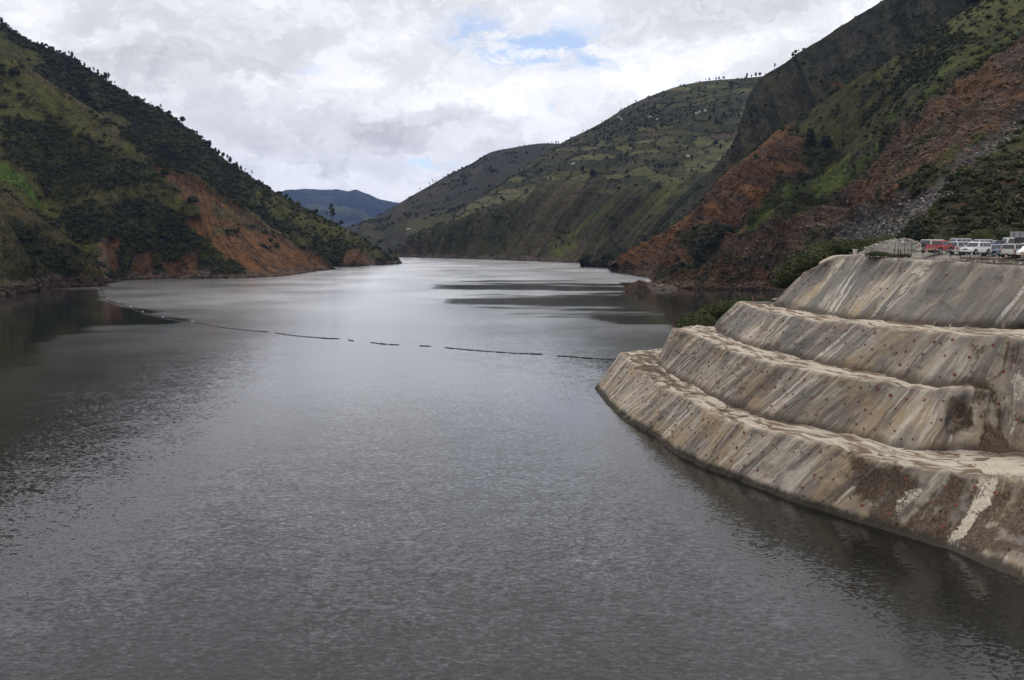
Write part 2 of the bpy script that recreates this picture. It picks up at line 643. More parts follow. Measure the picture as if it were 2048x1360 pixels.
# middle spur with the red slip
rA2 = [PD(-330, -110, 650), PD(-160, 5, 640), PD(0, 98, 640), PD(103, 164, 640), PD(164, 203, 640), PD(222, 240, 642), PD(285, 300, 645), PD(340, 328, 648),
       PD(386, 346, 655), PD(438, 381, 665), PD(486, 408, 680), PD(561, 463, 705), PD(632, 506, 735), PD(676, 538, 752)]
bA2 = [np.array([-430, 420, 0.0]), np.array([-360, 455, 0.0]), np.array([-318, 484, 0.0]), np.array([-300, 506, 0.0]), np.array([-276, 520, 0.0]), np.array([-251, 523, 0.0]), PZ(246, 561), PZ(300, 558.5), PZ(342, 557.5), PZ(400, 557),
       PZ(479, 556), PZ(564, 552.5), PZ(622, 544), PZ(677, 538.5)]
kA2 = [p + np.array([-50, 60, -0.30 * max(p[2], 3)]) for p in rA2]
k2A2 = [p + np.array([-90, 150, -0.9 * max(p[2], 3) - 4]) for p in rA2]
SLIP = [(291, 319), (340, 333), (386, 349), (438, 384), (486, 411), (561, 466), (632, 508), (678, 538), (564, 553), (520, 552), (470, 520), (432, 500), (398, 476),
        (376, 452), (372, 436), (392, 436), (404, 446), (396, 420), (362, 392), (352, 372), (330, 352)]
SLIP2 = [(205, 476), (232, 480), (236, 550), (215, 548), (198, 525)]
SLIP3 = [(258, 515), (305, 500), (314, 548), (260, 560)]
SLIP4 = [(328, 520), (392, 502), (400, 550), (336, 558)]
LUSHP = [(-40, 326), (0, 338), (40, 358), (90, 409), (70, 404), (30, 380), (0, 364), (-40, 350)]


def rel_A2(P, px, u, v):
    f = np.clip(np.minimum(v - 0.9, 2.0 - v) * 3, 0.04, 1)
    f = np.where(v > 2.0, 0.2, f)
    g = fbm(np.stack([u * 0.8, v * 0.6, 0 * u], -1), 3, seed=21)
    g2 = fbm(np.stack([u * 2.6, v * 0.7, 0 * u + 3], -1), 3, ridged=True, seed=22)
    s = pm(px, P, SLIP, 4, 5, 0.05, 23)
    d = f * (9 * g * (1 - s) + 3.0 * g2 * (1 - 0.75 * s) + 2.5 * fbm(P * 0.03, 4, seed=24) * (1 - 0.6 * s))
    d -= 3.2 * s * np.clip((v - 1.0) * 8, 0, 1)
    d += 0.5 * fbm(P * np.array([0.25, 0.25, 0.06]), 4, ridged=True, seed=25) * (0.4 + 0.6 * s)
    for i, sp in enumerate((SLIP2, SLIP3, SLIP4)):
        d -= 2.0 * pm(px, P, sp, 4, 6, 0.08, 26 + i)
    sh = sstep(8, 2, P[..., 2])
    d += sh * 1.8 * fbm(P * 0.13, 4, ridged=True, seed=27)
    return d


def paint_A2(P, px, u, v):
    n = fbm(P * 0.012, 5, seed=31)
    n2 = fbm(P * 0.05, 4, seed=32)
    ter = fbm(np.stack([P[..., 0] * 0.012, P[..., 1] * 0.012, P[..., 2] * 0.06], -1), 4, seed=33)
    grass = sstep(0.02, 0.30, ter + 0.35 * n2 + 0.15 * n + 0.06)
    # grassy tracts seen on the spur
    for i, (pl, k) in enumerate((([(0, 100), (110, 168), (240, 270), (300, 330), (260, 330), (160, 260), (70, 205), (0, 180)], 0.85),
                                 ([(150, 390), (230, 365), (330, 340), (360, 380), (280, 400), (200, 415)], 0.8),
                                 ([(0, 195), (90, 200), (170, 255), (150, 290), (60, 250), (0, 240)], 0.55),
                                 ([(80, 262), (180, 255), (200, 262), (110, 275)], 0.8),
                                 ([(420, 515), (470, 520), (480, 540), (450, 542)], 0.7))):
        grass = np.maximum(grass, k * pm(px, P, pl, 10, 18, 0.04, 34 + i))
    for i, (pl, k) in enumerate((([(0, 245), (180, 270), (280, 330), (350, 380), (270, 370), (120, 400), (0, 330)], 0.8),
                                 ([(100, 400), (300, 420), (390, 450), (430, 500), (470, 540), (240, 520), (200, 470), (130, 440)], 0.9))):
        grass = grass * (1 - k * pm(px, P, pl, 12, 22, 0.03, 44 + i))
    col = SCRUB + 0 * P
    col = lerp(col, OLIVE, sstep(-0.2, 0.35, n2) * 0.6)
    col = lerp(col, GRASS, grass * 0.85)
    col = lerp(col, DRY, grass * sstep(0.0, 0.5, n) * 0.5)
    path = np.exp(-(line_d(px, [(0, 101), (103, 168), (164, 207), (222, 246), (290, 306)]) / 7) ** 2)
    col = lerp(col, DRY * 1.5, path * 0.7 * sstep(-0.35, 0.15, n2))
    s = pm(px, P, SLIP, 2.5, 5, 0.06, 23)
    gp = np.zeros(P.shape[:2])
    for i, pl in enumerate(([(425, 398), (470, 420), (520, 448), (500, 452), (440, 425)], [(420, 440), (480, 455), (475, 466), (430, 458)],
                            [(500, 468), (560, 490), (545, 496), (505, 480)], [(428, 380), (500, 424), (560, 468), (552, 470), (490, 432)])):
        gp = np.maximum(gp, pm(px, P, pl, 4, 14, 0.09, 50 + i))
    s = s * (1 - 0.8 * gp)
    st = fbm(np.stack([(u - 2.0 * (2 - v)) * 11, v * 2.6, 0 * u], -1), 5, 0.6, seed=54)
    e = EARTH * 1.02 + 0 * P
    e = lerp(e, EARTHD * 0.85, sstep(-0.1, 0.45, st))
    e = lerp(e, [0.120, 0.080, 0.046], sstep(0.05, 0.5, fbm(P * 0.02, 3, seed=55)) * 0.6)
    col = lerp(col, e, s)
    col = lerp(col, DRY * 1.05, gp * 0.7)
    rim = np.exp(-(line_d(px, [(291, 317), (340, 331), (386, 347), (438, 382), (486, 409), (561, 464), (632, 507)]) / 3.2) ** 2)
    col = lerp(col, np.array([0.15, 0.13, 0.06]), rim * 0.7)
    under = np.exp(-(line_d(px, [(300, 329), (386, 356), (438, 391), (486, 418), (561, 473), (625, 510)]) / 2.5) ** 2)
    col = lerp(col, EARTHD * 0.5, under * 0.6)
    sc = np.zeros(P.shape[:2])
    for i, sp in enumerate((SLIP2, SLIP3, SLIP4)):
        sc = np.maximum(sc, pm(px, P, sp, 3, 9, 0.09, 26 + i))
    col = lerp(col, lerp(EARTH * 0.72 + 0 * P, [0.12, 0.085, 0.055], sstep(-.2, .4, n2)), sc)
    lush = pm(px, P, LUSHP, 3, 5, 0.05, 58)
    col = lerp(col, LUSH, lush)
    zone = np.maximum(s * 0.5, sc * 0.6)
    col, zone, sm = shore_mix(P, col, zone, 59, 3.6, 0.9)
    dens = np.clip(1.1 - 1.25 * grass, 0.015, 1) * (1 - np.maximum.reduce([s, sc * 0.85, sm, lush]))
    dens = np.where(P[..., 2] < 2.5, 0, dens)
    return col, zone[..., None], dens


# two low spurs at the left edge of the view
rA3 = [PD(-190, 230, 490), PD(-80, 310, 490), PD(0, 372, 490), PD(51, 413, 494), PD(120, 464, 498), PD(170, 505, 501), PD(204, 540, 502), PD(217, 568, 502)]
bA3 = [PZ(-190, 605), PZ(-80, 594), PZ(0, 586), PZ(60, 580), PZ(110, 576), PZ(160, 574), PZ(198, 572.5), PZ(219, 571)]
kA3 = [p + np.array([-22, 35, -0.25 * max(p[2], 2)]) for p in rA3]
k2A3 = [p + np.array([-40, 80, -0.7 * max(p[2], 2) - 4]) for p in rA3]
rA4 = [PD(-190, 290, 440), PD(-80, 365, 440), PD(0, 430, 440), PD(30, 466, 445), PD(50, 497, 450), PD(62, 530, 457), PD(72, 560, 462), PD(77, 578, 466)]
bA4 = [PZ(-190, 618), PZ(-80, 604), PZ(0, 593), PZ(30, 588.5), PZ(50, 584.5), PZ(62, 582), PZ(72, 580), PZ(79, 578.5)]
kA4 = [p + np.array([-20, 30, -0.25 * max(p[2], 2)]) for p in rA4]
k2A4 = [p + np.array([-40, 70, -0.7 * max(p[2], 2) - 4]) for p in rA4]


def rel_A3(P, px, u, v):
    f = np.clip(np.minimum(v - 0.95, 2.0 - v) * 3, 0.05, 1)
    f = np.where(v > 2.0, 0.2, f)
    sh = sstep(9, 3, P[..., 2])
    return f * (3.5 * fbm(P * 0.03, 4, seed=61) + 1.5 * fbm(np.stack([u * 3, v, 0 * u], -1), 3, ridged=True, seed=62)) \
        + 0.5 * fbm(P * 0.2, 3, seed=63) + sh * 2.2 * fbm(P * 0.11, 4, ridged=True, seed=64)


def paint_A3(P, px, u, v):
    n = fbm(P * 0.03, 4, seed=65)
    n2 = fbm(P * 0.09, 4, seed=66)
    grass = sstep(-0.05, 0.3, n)
    edge = sstep(1.55, 1.95, v) * sstep(2.6, 2.0, v)
    col = SCRUB + 0 * P
    col = lerp(col, OLIVE, sstep(-0.2, 0.3, n2))
    col = lerp(col, np.array([0.105, 0.080, 0.034]), np.clip(grass * 0.45 + edge * 0.9, 0, 1) * sstep(-0.6, 0.1, n2))
    zone = np.zeros(P.shape[:2])
    col, zone, sm = shore_mix(P, col, zone, 67, 5.5, 1.0)
    dens = np.clip(1.0 - 0.7 * grass - 1.2 * edge, 0.03, 1) * (1 - sm)
    return col, zone[..., None], dens


def paint_A4(P, px, u, v):
    col, zone, dens = paint_A3(P, px, u, v)
    g = sstep(8, 14, P[..., 2])
    col = lerp(col, lerp(np.array([0.085, 0.078, 0.030]) + 0 * P, np.array([0.075, 0.055, 0.032]), sstep(-0.2, 0.3, fbm(P * 0.07, 4, seed=68))), g * 0.85)
    return col, zone, dens * 0.35


# ================================================================== RIGHT BANK
rB1 = [PD(1222, 531, 692), PD(1290, 492, 684), PD(1382, 424, 668), PD(1462, 342, 648), PD(1540, 272, 628), PD(1590, 240, 612), PD(1650, 200, 595), PD(1720, 150, 575),
       PD(1800, 106, 555), PD(1880, 55, 530), PD(1980, -10, 500), PD(2120, -95, 470), PD(2350, -230, 430), PD(2800, -420, 380)]
bB1 = [PZ(1218, 533), PZ(1240, 545), PZ(1298, 556), PZ(1318, 572), PZ(1380, 577), PZ(1440, 579), PZ(1500, 580), PZ(1565, 583), np.array([128, 350, 2.0]),
       np.array([104, 262, 16.0]), np.array([86, 186, 26.9]), np.array([112, 158, 27.3]), np.array([165, 140, 27.5]), np.array([300, 125, 28.0])]
mB1 = []
for k in range(len(rB1)):
    f = 0.42
    p = bB1[k] * (1 - f) + rB1[k] * f
    p[2] -= 0.05 * np.linalg.norm(rB1[k] - bB1[k]) * (0.4 if k < 4 else 1.0)
    mB1.append(p)
kB1 = [p + np.array([30, 40, -0.10 * max(p[2], 3)]) for p in rB1]
k2B1 = [p + np.array([70, 110, -0.55 * max(p[2], 3) - 4]) for p in rB1]
GREENB = [(2080, 20), (2048, 30), (1985, 70), (1900, 140), (1850, 180), (1780, 235), (1700, 300), (1640, 345), (1570, 400), (1520, 440), (1495, 470),
          (1530, 462), (1590, 425), (1650, 385), (1700, 345), (1770, 290), (1850, 222), (1925, 160), (2000, 100), (2080, 55)]
SCAR1 = [(1592, 238), (1545, 268), (1470, 335), (1420, 385), (1375, 425), (1300, 485), (1215, 535), (1300, 560), (1400, 540), (1490, 470), (1530, 440), (1570, 380),
         (1612, 340), (1606, 300), (1584, 262)]
SCAR2 = [(2090, 40), (2000, 108), (1930, 165), (1855, 225), (1790, 285), (1720, 345), (1650, 398), (1590, 435), (1520, 470), (1400, 545), (1310, 572), (1420, 582), (1580, 590),
         (1660, 520), (1700, 440), (1800, 420), (1880, 350), (1960, 300), (2090, 240)]
SCREEP = [(2100, 205), (2048, 228), (1985, 280), (1930, 326), (1865, 378), (1810, 410), (1720, 418), (1660, 440), (1610, 500), (1585, 590), (1640, 590), (1700, 520), (1760, 500),
          (1815, 460), (1860, 420), (1915, 365), (1975, 315), (2048, 252), (2100, 235)]
VEGLOW = [(2100, 262), (2010, 330), (1960, 375), (1910, 420), (1850, 452), (1800, 480), (1760, 520), (2100, 520)]


def rel_B1(P, px, u, v):
    rock = np.maximum(pm(px, P, SCAR1, 8, 10, 0.03, 71), pm(px, P, SCAR2, 8, 12, 0.03, 72))
    veg = pm(px, P, GREENB, 6, 10, 0.04, 73)
    f = np.clip(np.minimum(v - 0.9, 3.0 - v) * 2.5, 0.03, 1)
    f = np.where(v > 2.98, 0.12, f)
    dist = np.clip(P[..., 1] / 450.0, 0.3, 1.2)
    big = fbm(np.stack([u * 0.9, v * 0.5, 0 * u], -1), 3, seed=74)
    # tilted beds of rock breaking out of the slope
    q = np.stack([P[..., 0] * 0.035 + P[..., 2] * 0.05, P[..., 1] * 0.02, P[..., 2] * 0.02 - P[..., 0] * 0.02], -1)
    bed = fbm(q * 1.4, 5, 0.58, ridged=True, seed=75)
    fine = fbm(P * np.array([0.22, 0.12, 0.22]), 4, 0.6, ridged=True, seed=76)
    d = f * dist * (8 * big + (3.6 * bed) * (0.25 + 0.75 * rock) + 2.5 * fbm(P * 0.03, 4, seed=77))
    d += f * dist * 1.0 * fine * (0.3 + 0.9 * rock)
    gul = fbm(np.stack([u * 7, v * 0.8, 0 * u + 2], -1), 4, 0.6, ridged=True, seed=79)
    d += f * dist * 2.6 * gul * (0.35 + 0.65 * rock)
    d += 1.8 * veg * f
    sc = pm(px, P, SCREEP, 8, 10, 0.04, 78)
    d -= 2.2 * sc * f
    # benches of the old road cut across the slope
    for ln, w in (([(1500, 470), (1590, 400), (1690, 405), (1800, 415)], 5), ([(1850, 300), (1905, 292), (1960, 275)], 4), ([(1860, 205), (1960, 195), (2060, 188)], 5)):
        d -= f * 2.0 * np.exp(-(line_d(px, ln) / w) ** 2)
    return d


def paint_B1(P, px, u, v):
    n = fbm(P * 0.014, 5, seed=81)
    n2 = fbm(P * 0.06, 4, seed=82)
    grass = sstep(0.22, 0.5, n + 0.6 * n2)
    col = SCRUB + 0 * P
    col = lerp(col, OLIVE * 0.9, sstep(-0.3, 0.25, n2) * 0.8)
    col = lerp(col, GRASS * 0.62, grass * 0.7)
    fld = pm(px, P, [(1900, 40), (1990, -10), (2100, -60), (2100, 10), (2030, 45), (1960, 75), (1900, 80)], 8, 14, 0.03, 83)
    col = lerp(col, GRASS * 1.05, fld * 0.8)
    up = pm(px, P, [(1690, 170), (1830, 90), (1900, 60), (1880, 110), (1780, 170)], 10, 18, 0.03, 84)
    col = lerp(col, GRASS * 0.8, up * 0.35)
    s1 = pm(px, P, SCAR1, 8, 24, 0.035, 71)
    s2 = pm(px, P, SCAR2, 10, 30, 0.035, 72)
    gb = pm(px, P, GREENB, 9, 24, 0.04, 73)
    # rock colours follow the tilted beds
    q = np.stack([P[..., 0] * 0.03 + P[..., 2] * 0.05, P[..., 1] * 0.02, P[..., 2] * 0.01], -1)
    b = fbm(q * 1.6, 5, 0.6, seed=85)
    e1 = lerp(EARTHD * 1.05 + 0 * P, EARTH * 0.95, sstep(-0.1, 0.4, b))
    e1 = lerp(e1, ROCKB * 0.85, sstep(-0.15, 0.4, n2) * 0.75)
    e1 = lerp(e1, EARTH * 1.0, sstep(0.55, 0.9, np.exp(-(line_d(px, [(1590, 242), (1470, 340), (1380, 428), (1240, 540)]) / 16) ** 2)) * 0.8)
    e1 = lerp(e1, BLACK * 1.2, sstep(0.1, 0.5, fbm(q * 3.1 + 9, 4, seed=187)) * 0.6)
    e1 = lerp(e1, SCRUB * 1.5, sstep(0.15, 0.5, fbm(P * 0.02, 4, seed=86)) * 0.55)
    col = lerp(col, e1 * np.array([1.05, 1.02, 0.90]), s1)
    e2 = lerp(ROCKB * 1.0 + 0 * P, EARTH * 0.72, sstep(0.08, 0.55, b))
    e2 = lerp(e2, BLACK * 1.3, sstep(0.1, 0.55, fbm(q * 3.1 + 5, 4, seed=87)) * 0.7)
    e2 = lerp(e2, [0.13, 0.10, 0.085], sstep(0.25, 0.6, fbm(P * 0.05, 4, seed=88)) * 0.8)
    e2 = lerp(e2, OLIVE * 0.7, sstep(0.2, 0.5, fbm(P * 0.018, 4, seed=89)) * 0.5)
    e2 = lerp(e2, EARTH * 0.85, pm(px, P, [(1700, 360), (1760, 330), (1790, 380), (1720, 420), (1680, 415)], 10, 20, 0.05, 90) * 0.45)
    e2 = lerp(e2, EARTH * 0.8, pm(px, P, [(1880, 160), (1990, 120), (2048, 180), (1940, 240), (1860, 280)], 14, 24, 0.05, 91) * 0.5)
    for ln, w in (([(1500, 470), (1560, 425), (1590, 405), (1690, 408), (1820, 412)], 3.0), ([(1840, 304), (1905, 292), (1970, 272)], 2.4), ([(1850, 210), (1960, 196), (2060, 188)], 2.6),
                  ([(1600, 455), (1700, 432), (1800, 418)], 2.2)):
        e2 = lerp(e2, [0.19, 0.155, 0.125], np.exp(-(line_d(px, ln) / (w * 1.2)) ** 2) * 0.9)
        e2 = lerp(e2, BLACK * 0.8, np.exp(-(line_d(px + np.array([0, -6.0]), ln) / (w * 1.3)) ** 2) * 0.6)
    e2 = lerp(e2, np.array([0.040, 0.046, 0.014]), sstep(0.12, 0.32, fbm(q * 0.9 + 11, 4, seed=189)) * 0.75)
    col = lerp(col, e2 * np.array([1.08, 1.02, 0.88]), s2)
    # grass and bushes left standing inside the cut
    isl = pm(px, P, [(1370, 500), (1410, 478), (1470, 455), (1490, 462), (1450, 495), (1420, 530), (1380, 535)], 5, 10, 0.06, 92)
    col = lerp(col, SCRUB, isl * 0.8)
    gcol = lerp(OLIVE * 0.9 + 0 * P, np.array([0.100, 0.125, 0.022]), sstep(-0.35, 0.2, n2))
    col = lerp(col, gcol * 0.85, gb * 0.95)
    sc = pm(px, P, SCREEP, 4, 12, 0.05, 78)
    ssc = lerp(SCREE * 0.62 + 0 * P, SCREE * 1.0, sstep(-0.2, 0.4, fbm(P * 0.12, 4, seed=93)))
    low = pm(px, P, [(1600, 440), (1820, 415), (1860, 430), (1760, 520), (1560, 600)], 8, 8, 0.05, 94)
    ssc = lerp(ssc, [0.060, 0.056, 0.056], low * 0.8)
    col = lerp(col, ssc, sc)
    vl = pm(px, P, VEGLOW, 8, 20, 0.05, 95)
    vcol = lerp(OLIVE * 0.75 + 0 * P, EARTHD * 0.75, sstep(0.0, 0.35, fbm(P * 0.05, 4, seed=96)))
    vcol = lerp(vcol, OLIVE, sstep(0.1, 0.4, n2) * 0.6)
    col = lerp(col, vcol, vl * 0.95)
    rust = pm(px, P, [(1330, 560), (1420, 540), (1500, 530), (1590, 520), (1600, 595), (1330, 595)], 8, 14, 0.05, 97)
    col = lerp(col, lerp(EARTH * 0.48 + 0 * P, ROCKB * 0.7, sstep(-0.2, 0.3, n2)), rust * 0.7)
    zone = np.maximum.reduce([s1 * 0.6, s2, sc, vl * 0.5]) * (1 - gb)
    sm0 = np.zeros(P.shape[:2])
    col2, zone2, sm = shore_mix(P, col, zone, 98, 3.6, 0.95)
    lowm = (P[..., 1] > 380)
    col = np.where(lowm[..., None], col2, col)
    zone = np.where(lowm, zone2, zone)
    dens = np.clip(1.05 - 1.0 * grass - 0.9 * fld, 0.02, 1)
    dens = dens * (1 - np.maximum(s1 * 0.96, s2 * (0.99 - 0.35 * sstep(0.2, 0.4, fbm(q * 0.9 + 11, 4, seed=189))))) * (1 - sc)
    dens = dens * (1 - 0.8 * gb)
    dens = np.maximum(dens, vl * sstep(0.15, -0.15, fbm(P * 0.05, 4, seed=96)) * (0.25 + 0.75 * pm(px, P, [(1960, 380), (2100, 330), (2100, 520), (1880, 520), (1900, 440)], 12, 20, 0.05, 99)))
    dens = np.maximum(dens, isl * 0.9)
    dens = dens * np.where((P[..., 2] < 2), 0, 1)
    dens = dens * np.where((P[..., 1] < 200) & (P[..., 2] < 28.3), 0.15, 1)
    return col, zone[..., None], dens


# dark slope behind, up to the right-hand skyline
rB2 = [PD(1196, 532, 828), PD(1240, 508, 828), PD(1292, 476, 828), PD(1350, 425, 828), PD(1402, 367, 830), PD(1464, 284, 838), PD(1497, 191, 850), PD(1526, 152, 860),
       PD(1600, 101, 850), PD(1690, 46, 830), PD(1762, -1, 805), PD(1900, -95, 760), PD(2200, -290, 700), PD(2600, -520, 620)]
bB2 = [np.array([70 + 26 * k - (4 * k if k < 4 else 0), 815 - 20 * k, -3.0 + max(0, k - 4) * 9]) for k in range(14)]
kB2 = [p + np.array([60, 60, -0.15 * max(p[2], 3)]) for p in rB2]
k2B2 = [p + np.array([150, 150, -0.6 * max(p[2], 3) - 4]) for p in rB2]


def rel_B2(P, px, u, v):
    f = np.clip(np.minimum(v - 0.5, 2.0 - v) * 2.5, 0.06, 1)
    f = np.where(v > 2.0, 0.2, f)
    return f * (16 * fbm(np.stack([u * 1.2, v * 0.5, 0 * u], -1), 4, ridged=True, seed=101) + 8 * fbm(P * 0.02, 5, seed=102) + 4.5 * fbm(np.stack([u * 5, v * 0.9, 0 * u], -1), 4, 0.6, ridged=True, seed=109)) + 1.2 * fbm(P * 0.08, 3, seed=103)


def paint_B2(P, px, u, v):
    n = fbm(P * 0.010, 5, seed=104)
    n2 = fbm(P * 0.04, 4, seed=105)
    col = np.array([0.026, 0.029, 0.015]) + 0 * P
    col = lerp(col, [0.044, 0.037, 0.022], sstep(-0.1, 0.4, n2 + 0.5 * n))
    col = lerp(col, OLIVE * 0.8, sstep(0.0, 0.4, n2) * 0.5)
    rb = fbm(np.stack([u * 5, v * 0.9, 0 * u], -1), 4, 0.6, ridged=True, seed=109)
    col = lerp(col, np.array([0.060, 0.056, 0.026]), sstep(0.1, 0.6, rb) * 0.6)
    edge = np.exp(-(line_d(px, [(1526, 158), (1600, 108), (1690, 52), (1762, 5)]) / 14) ** 2)
    col = lerp(col, GRASS * 0.6, edge * 0.5 * sstep(-0.2, 0.3, n2))
    sp = np.exp(-(line_d(px, [(1700, 165), (1640, 215), (1580, 260), (1530, 300), (1480, 330)]) / 14) ** 2)
    col = lerp(col, GRASS * 0.55, sp * 0.5)
    red = pm(px, P, [(1655, 165), (1680, 168), (1725, 188), (1700, 190)], 3, 5, 0.06, 106)
    col = lerp(col, EARTH * 0.7, red * 0.8)
    zone = np.zeros(P.shape[:2])
    col, zone, sm = shore_mix(P, col, zone, 107, 2.5)
    dens = np.clip(0.12 + sstep(-0.05, 0.30, fbm(P * 0.03, 4, seed=108)), 0, 1) * (1 - sm)
    return col, zone[..., None], dens


# far right bank with fields
rC1 = [PD(783, 509, 1220), PD(817, 476, 1290), PD(885, 443, 1340), PD(954, 398, 1390), PD(1022, 351, 1440), PD(1122, 286, 1490), PD(1200, 246, 1500), PD(1265, 206, 1500),
       PD(1340, 176, 1500), PD(1405, 161, 1500), PD(1526, 150, 1450), PD(1650, 130, 1400)]
mC1 = [PD(781, 511, 1180), PD(820, 492, 1200), PD(880, 466, 1200), PD(935, 442, 1190), PD(990, 416, 1180), PD(1070, 386, 1160), PD(1130, 370, 1140), PD(1190, 372, 1110),
       PD(1250, 374, 1085), PD(1320, 366, 1060), PD(1400, 352, 1040), PD(1490, 335, 1020)]
bC1 = [PZ(779, 514), PZ(812, 514.6), PZ(850, 515.2), PZ(890, 516), PZ(935, 517.2), PZ(985, 519), PZ(1030, 521), PZ(1080, 523), PZ(1130, 525), PZ(1180, 526.5), PZ(1230, 528.5), PZ(1310, 531)]
kC1 = [p + np.array([80, 150, -0.15 * max(p[2], 3)]) for p in rC1]
k2C1 = [p + np.array([150, 350, -0.8 * max(p[2], 3) - 4]) for p in rC1]


def rel_C1(P, px, u, v):
    low = sstep(2.3, 1.6, v)
    f = np.clip(np.minimum(v - 0.93, 3.0 - v) * 2.2, 0.04, 1)
    f = np.where(v > 3.0, 0.1, f)
    rib = fbm(np.stack([u * 1.5 + 0.3 * vnoise(np.stack([u * 2, v * 2, 0 * u], -1), 5), v * 0.25, 0 * u], -1), 3, 0.55, ridged=True, seed=111)
    rib2 = fbm(np.stack([u * 5.0, v * 0.5, 0 * u + 7], -1), 3, 0.55, ridged=True, seed=112)
    d = f * low * (17 * rib + 5.0 * rib2) + f * (1 - low) * (10 * fbm(P * 0.008, 4, seed=113) + 5 * rib)
    return d + 1.5 * fbm(P * 0.05, 4, seed=114) * np.minimum(f * 3, 1)


_rs = np.random.RandomState(5)
CELLS = np.stack([_rs.uniform(-250, 520, 760), _rs.uniform(150, 1000, 760)], 1)
CTONE = _rs.uniform(0, 1, 760)


def fields(P):
    """walled fields: distance to the hedge and a tone for each field"""
    q = np.stack([P[..., 0] + 10 * fbm(P * 0.02, 2, seed=120), P[..., 2] * 3.0 + 0.12 * P[..., 0] + 9 * fbm(P * 0.03, 2, seed=121)], -1).reshape(-1, 2)
    e = np.empty(len(q))
    ton = np.empty(len(q))
    for a in range(0, len(q), 20000):
        d = np.hypot(*(q[a:a + 20000, None] - CELLS[None]).transpose(2, 0, 1))
        i = np.argpartition(d, 2, 1)[:, :2]
        dd = np.take_along_axis(d, i, 1)
        o = np.argsort(dd, 1)
        dd = np.take_along_axis(dd, o, 1)
        i = np.take_along_axis(i, o, 1)
        e[a:a + 20000] = dd[:, 1] - dd[:, 0]
        ton[a:a + 20000] = CTONE[i[:, 0]]
    return e.reshape(P.shape[:2]), ton.reshape(P.shape[:2])


def paint_C1(P, px, u, v):
    n = fbm(P * 0.008, 5, seed=122)
    n2 = fbm(P * 0.035, 4, seed=123)
    e, ton = fields(P)
    up = sstep(1.75, 2.15, v + 0.12 * n)
    rib = fbm(np.stack([u * 5.0, v * 0.6, 0 * u], -1), 4, 0.6, seed=124)
    col = lerp(OLIVE * 0.95 + 0 * P, DRY * 0.9, sstep(-0.35, 0.25, rib))
    col = lerp(col, SCRUB * 1.1, sstep(0.05, 0.45, fbm(np.stack([u * 3.2, v * 0.8, 0 * u + 4], -1), 4, 0.6, seed=125)) * 0.8)
    lit = np.zeros(P.shape[:2])  # sunlit patches, their sunlight put into the ground colour
    for i, (pl, k) in enumerate((([(1140, 470), (1180, 435), (1240, 415), (1230, 440), (1170, 470)], 0.9), ([(1100, 500), (1140, 480), (1150, 500), (1110, 512)], 0.8),
                                 ([(1290, 400), (1380, 350), (1380, 390), (1320, 420)], 0.8), ([(1240, 440), (1330, 390), (1340, 430), (1260, 470)], 0.45))):
        lit = np.maximum(lit, k * pm(px, P, pl, 8, 16, 0.03, 126 + i))
    col = lerp(col, np.array([0.125, 0.135, 0.026]), lit * 0.85)
    fc = lerp(GRASS * 0.62 + 0 * P, np.array([0.130, 0.122, 0.048]), sstep(0.45, 0.8, ton))
    fc = lerp(fc, DRY * 0.9, sstep(0.25, 0.05, ton))
    fc = lerp(fc, SCRUB * 1.2, sstep(0.5, 0.3, np.abs(ton - 0.45) * 4) * 0.8)
    pale = pm(px, P, [(1360, 330), (1400, 300), (1470, 280), (1475, 330), (1440, 350), (1370, 345)], 6, 10, 0.03, 131)
    fc = lerp(fc, np.array([0.165, 0.160, 0.070]), pale * 0.9)
    lush = pm(px, P, [(1390, 185), (1440, 165), (1490, 165), (1480, 180), (1410, 195)], 6, 10, 0.03, 132)
    fc = lerp(fc, np.array([0.060, 0.085, 0.022]), lush * 0.8)
    wood = pm(px, P, [(1190, 260), (1270, 215), (1400, 205), (1480, 200), (1470, 240), (1390, 255), (1300, 260), (1230, 275)], 10, 20, 0.02, 133)
    fc = lerp(fc, SCRUB * 1.1, wood * 0.75)
    hedge = sstep(4.2, 1.5, e)
    fc = lerp(fc, SCRUB * 0.95, hedge * 0.85)
    col = lerp(col, fc, up)
    col = lerp(col, SCRUB * 1.1, sstep(0.2, 0.5, n) * 0.45)
    zone = np.zeros(P.shape[:2])
    col, zone, sm = shore_mix(P, col, zone, 134, 4.0, 0.8)
    rc = pm(px, P, [(785, 505), (800, 488), (820, 482), (800, 505), (790, 514)], 4, 8, 0.05, 135)
    col = lerp(col, [0.10, 0.09, 0.085], rc * 0.8)
    dens = np.clip(up * (hedge * 0.95 + wood * 0.8 * sstep(-0.2, 0.3, n2) + 0.02) + (1 - up) * 0.9 * sstep(0.1, 0.45, n2), 0, 1) * (1 - lit * 0.8) * (1 - pale * 0.7) * (1 - sm)
    return col, zone[..., None] * 0.3, dens


rC2 = [PD(560, 500, 1750), PD(640, 477, 1750), PD(700, 453, 1780), PD(760, 429, 1800), PD(800, 405, 1830), PD(851, 375, 1860), PD(899, 347, 1880), PD(940, 327, 1900),
       PD(981, 303, 1900), PD(1022, 294, 1900), PD(1078, 285, 1900), PD(1125, 285, 1900), PD(1250, 290, 1900)]
bC2 = [PZ(x, 512.6) for x in (560, 640, 700, 740, 765, 785, 810, 840, 870, 900, 940, 980, 1060)]
kC2 = [p + np.array([60, 200, -0.2 * max(p[2], 3)]) for p in rC2]
k2C2 = [p + np.array([100, 450, -0.9 * max(p[2], 3) - 4]) for p in rC2]


def rel_C2(P, px, u, v):
    f = np.clip(np.minimum(v - 0.95, 2.0 - v) * 2.2, 0.04, 1)
    f = np.where(v > 2.0, 0.1, f)
    return f * (18 * fbm(np.stack([u * 0.9, v * 0.5, 0 * u], -1), 4, ridged=True, seed=141) + 6 * fbm(P * 0.012, 4, seed=142))


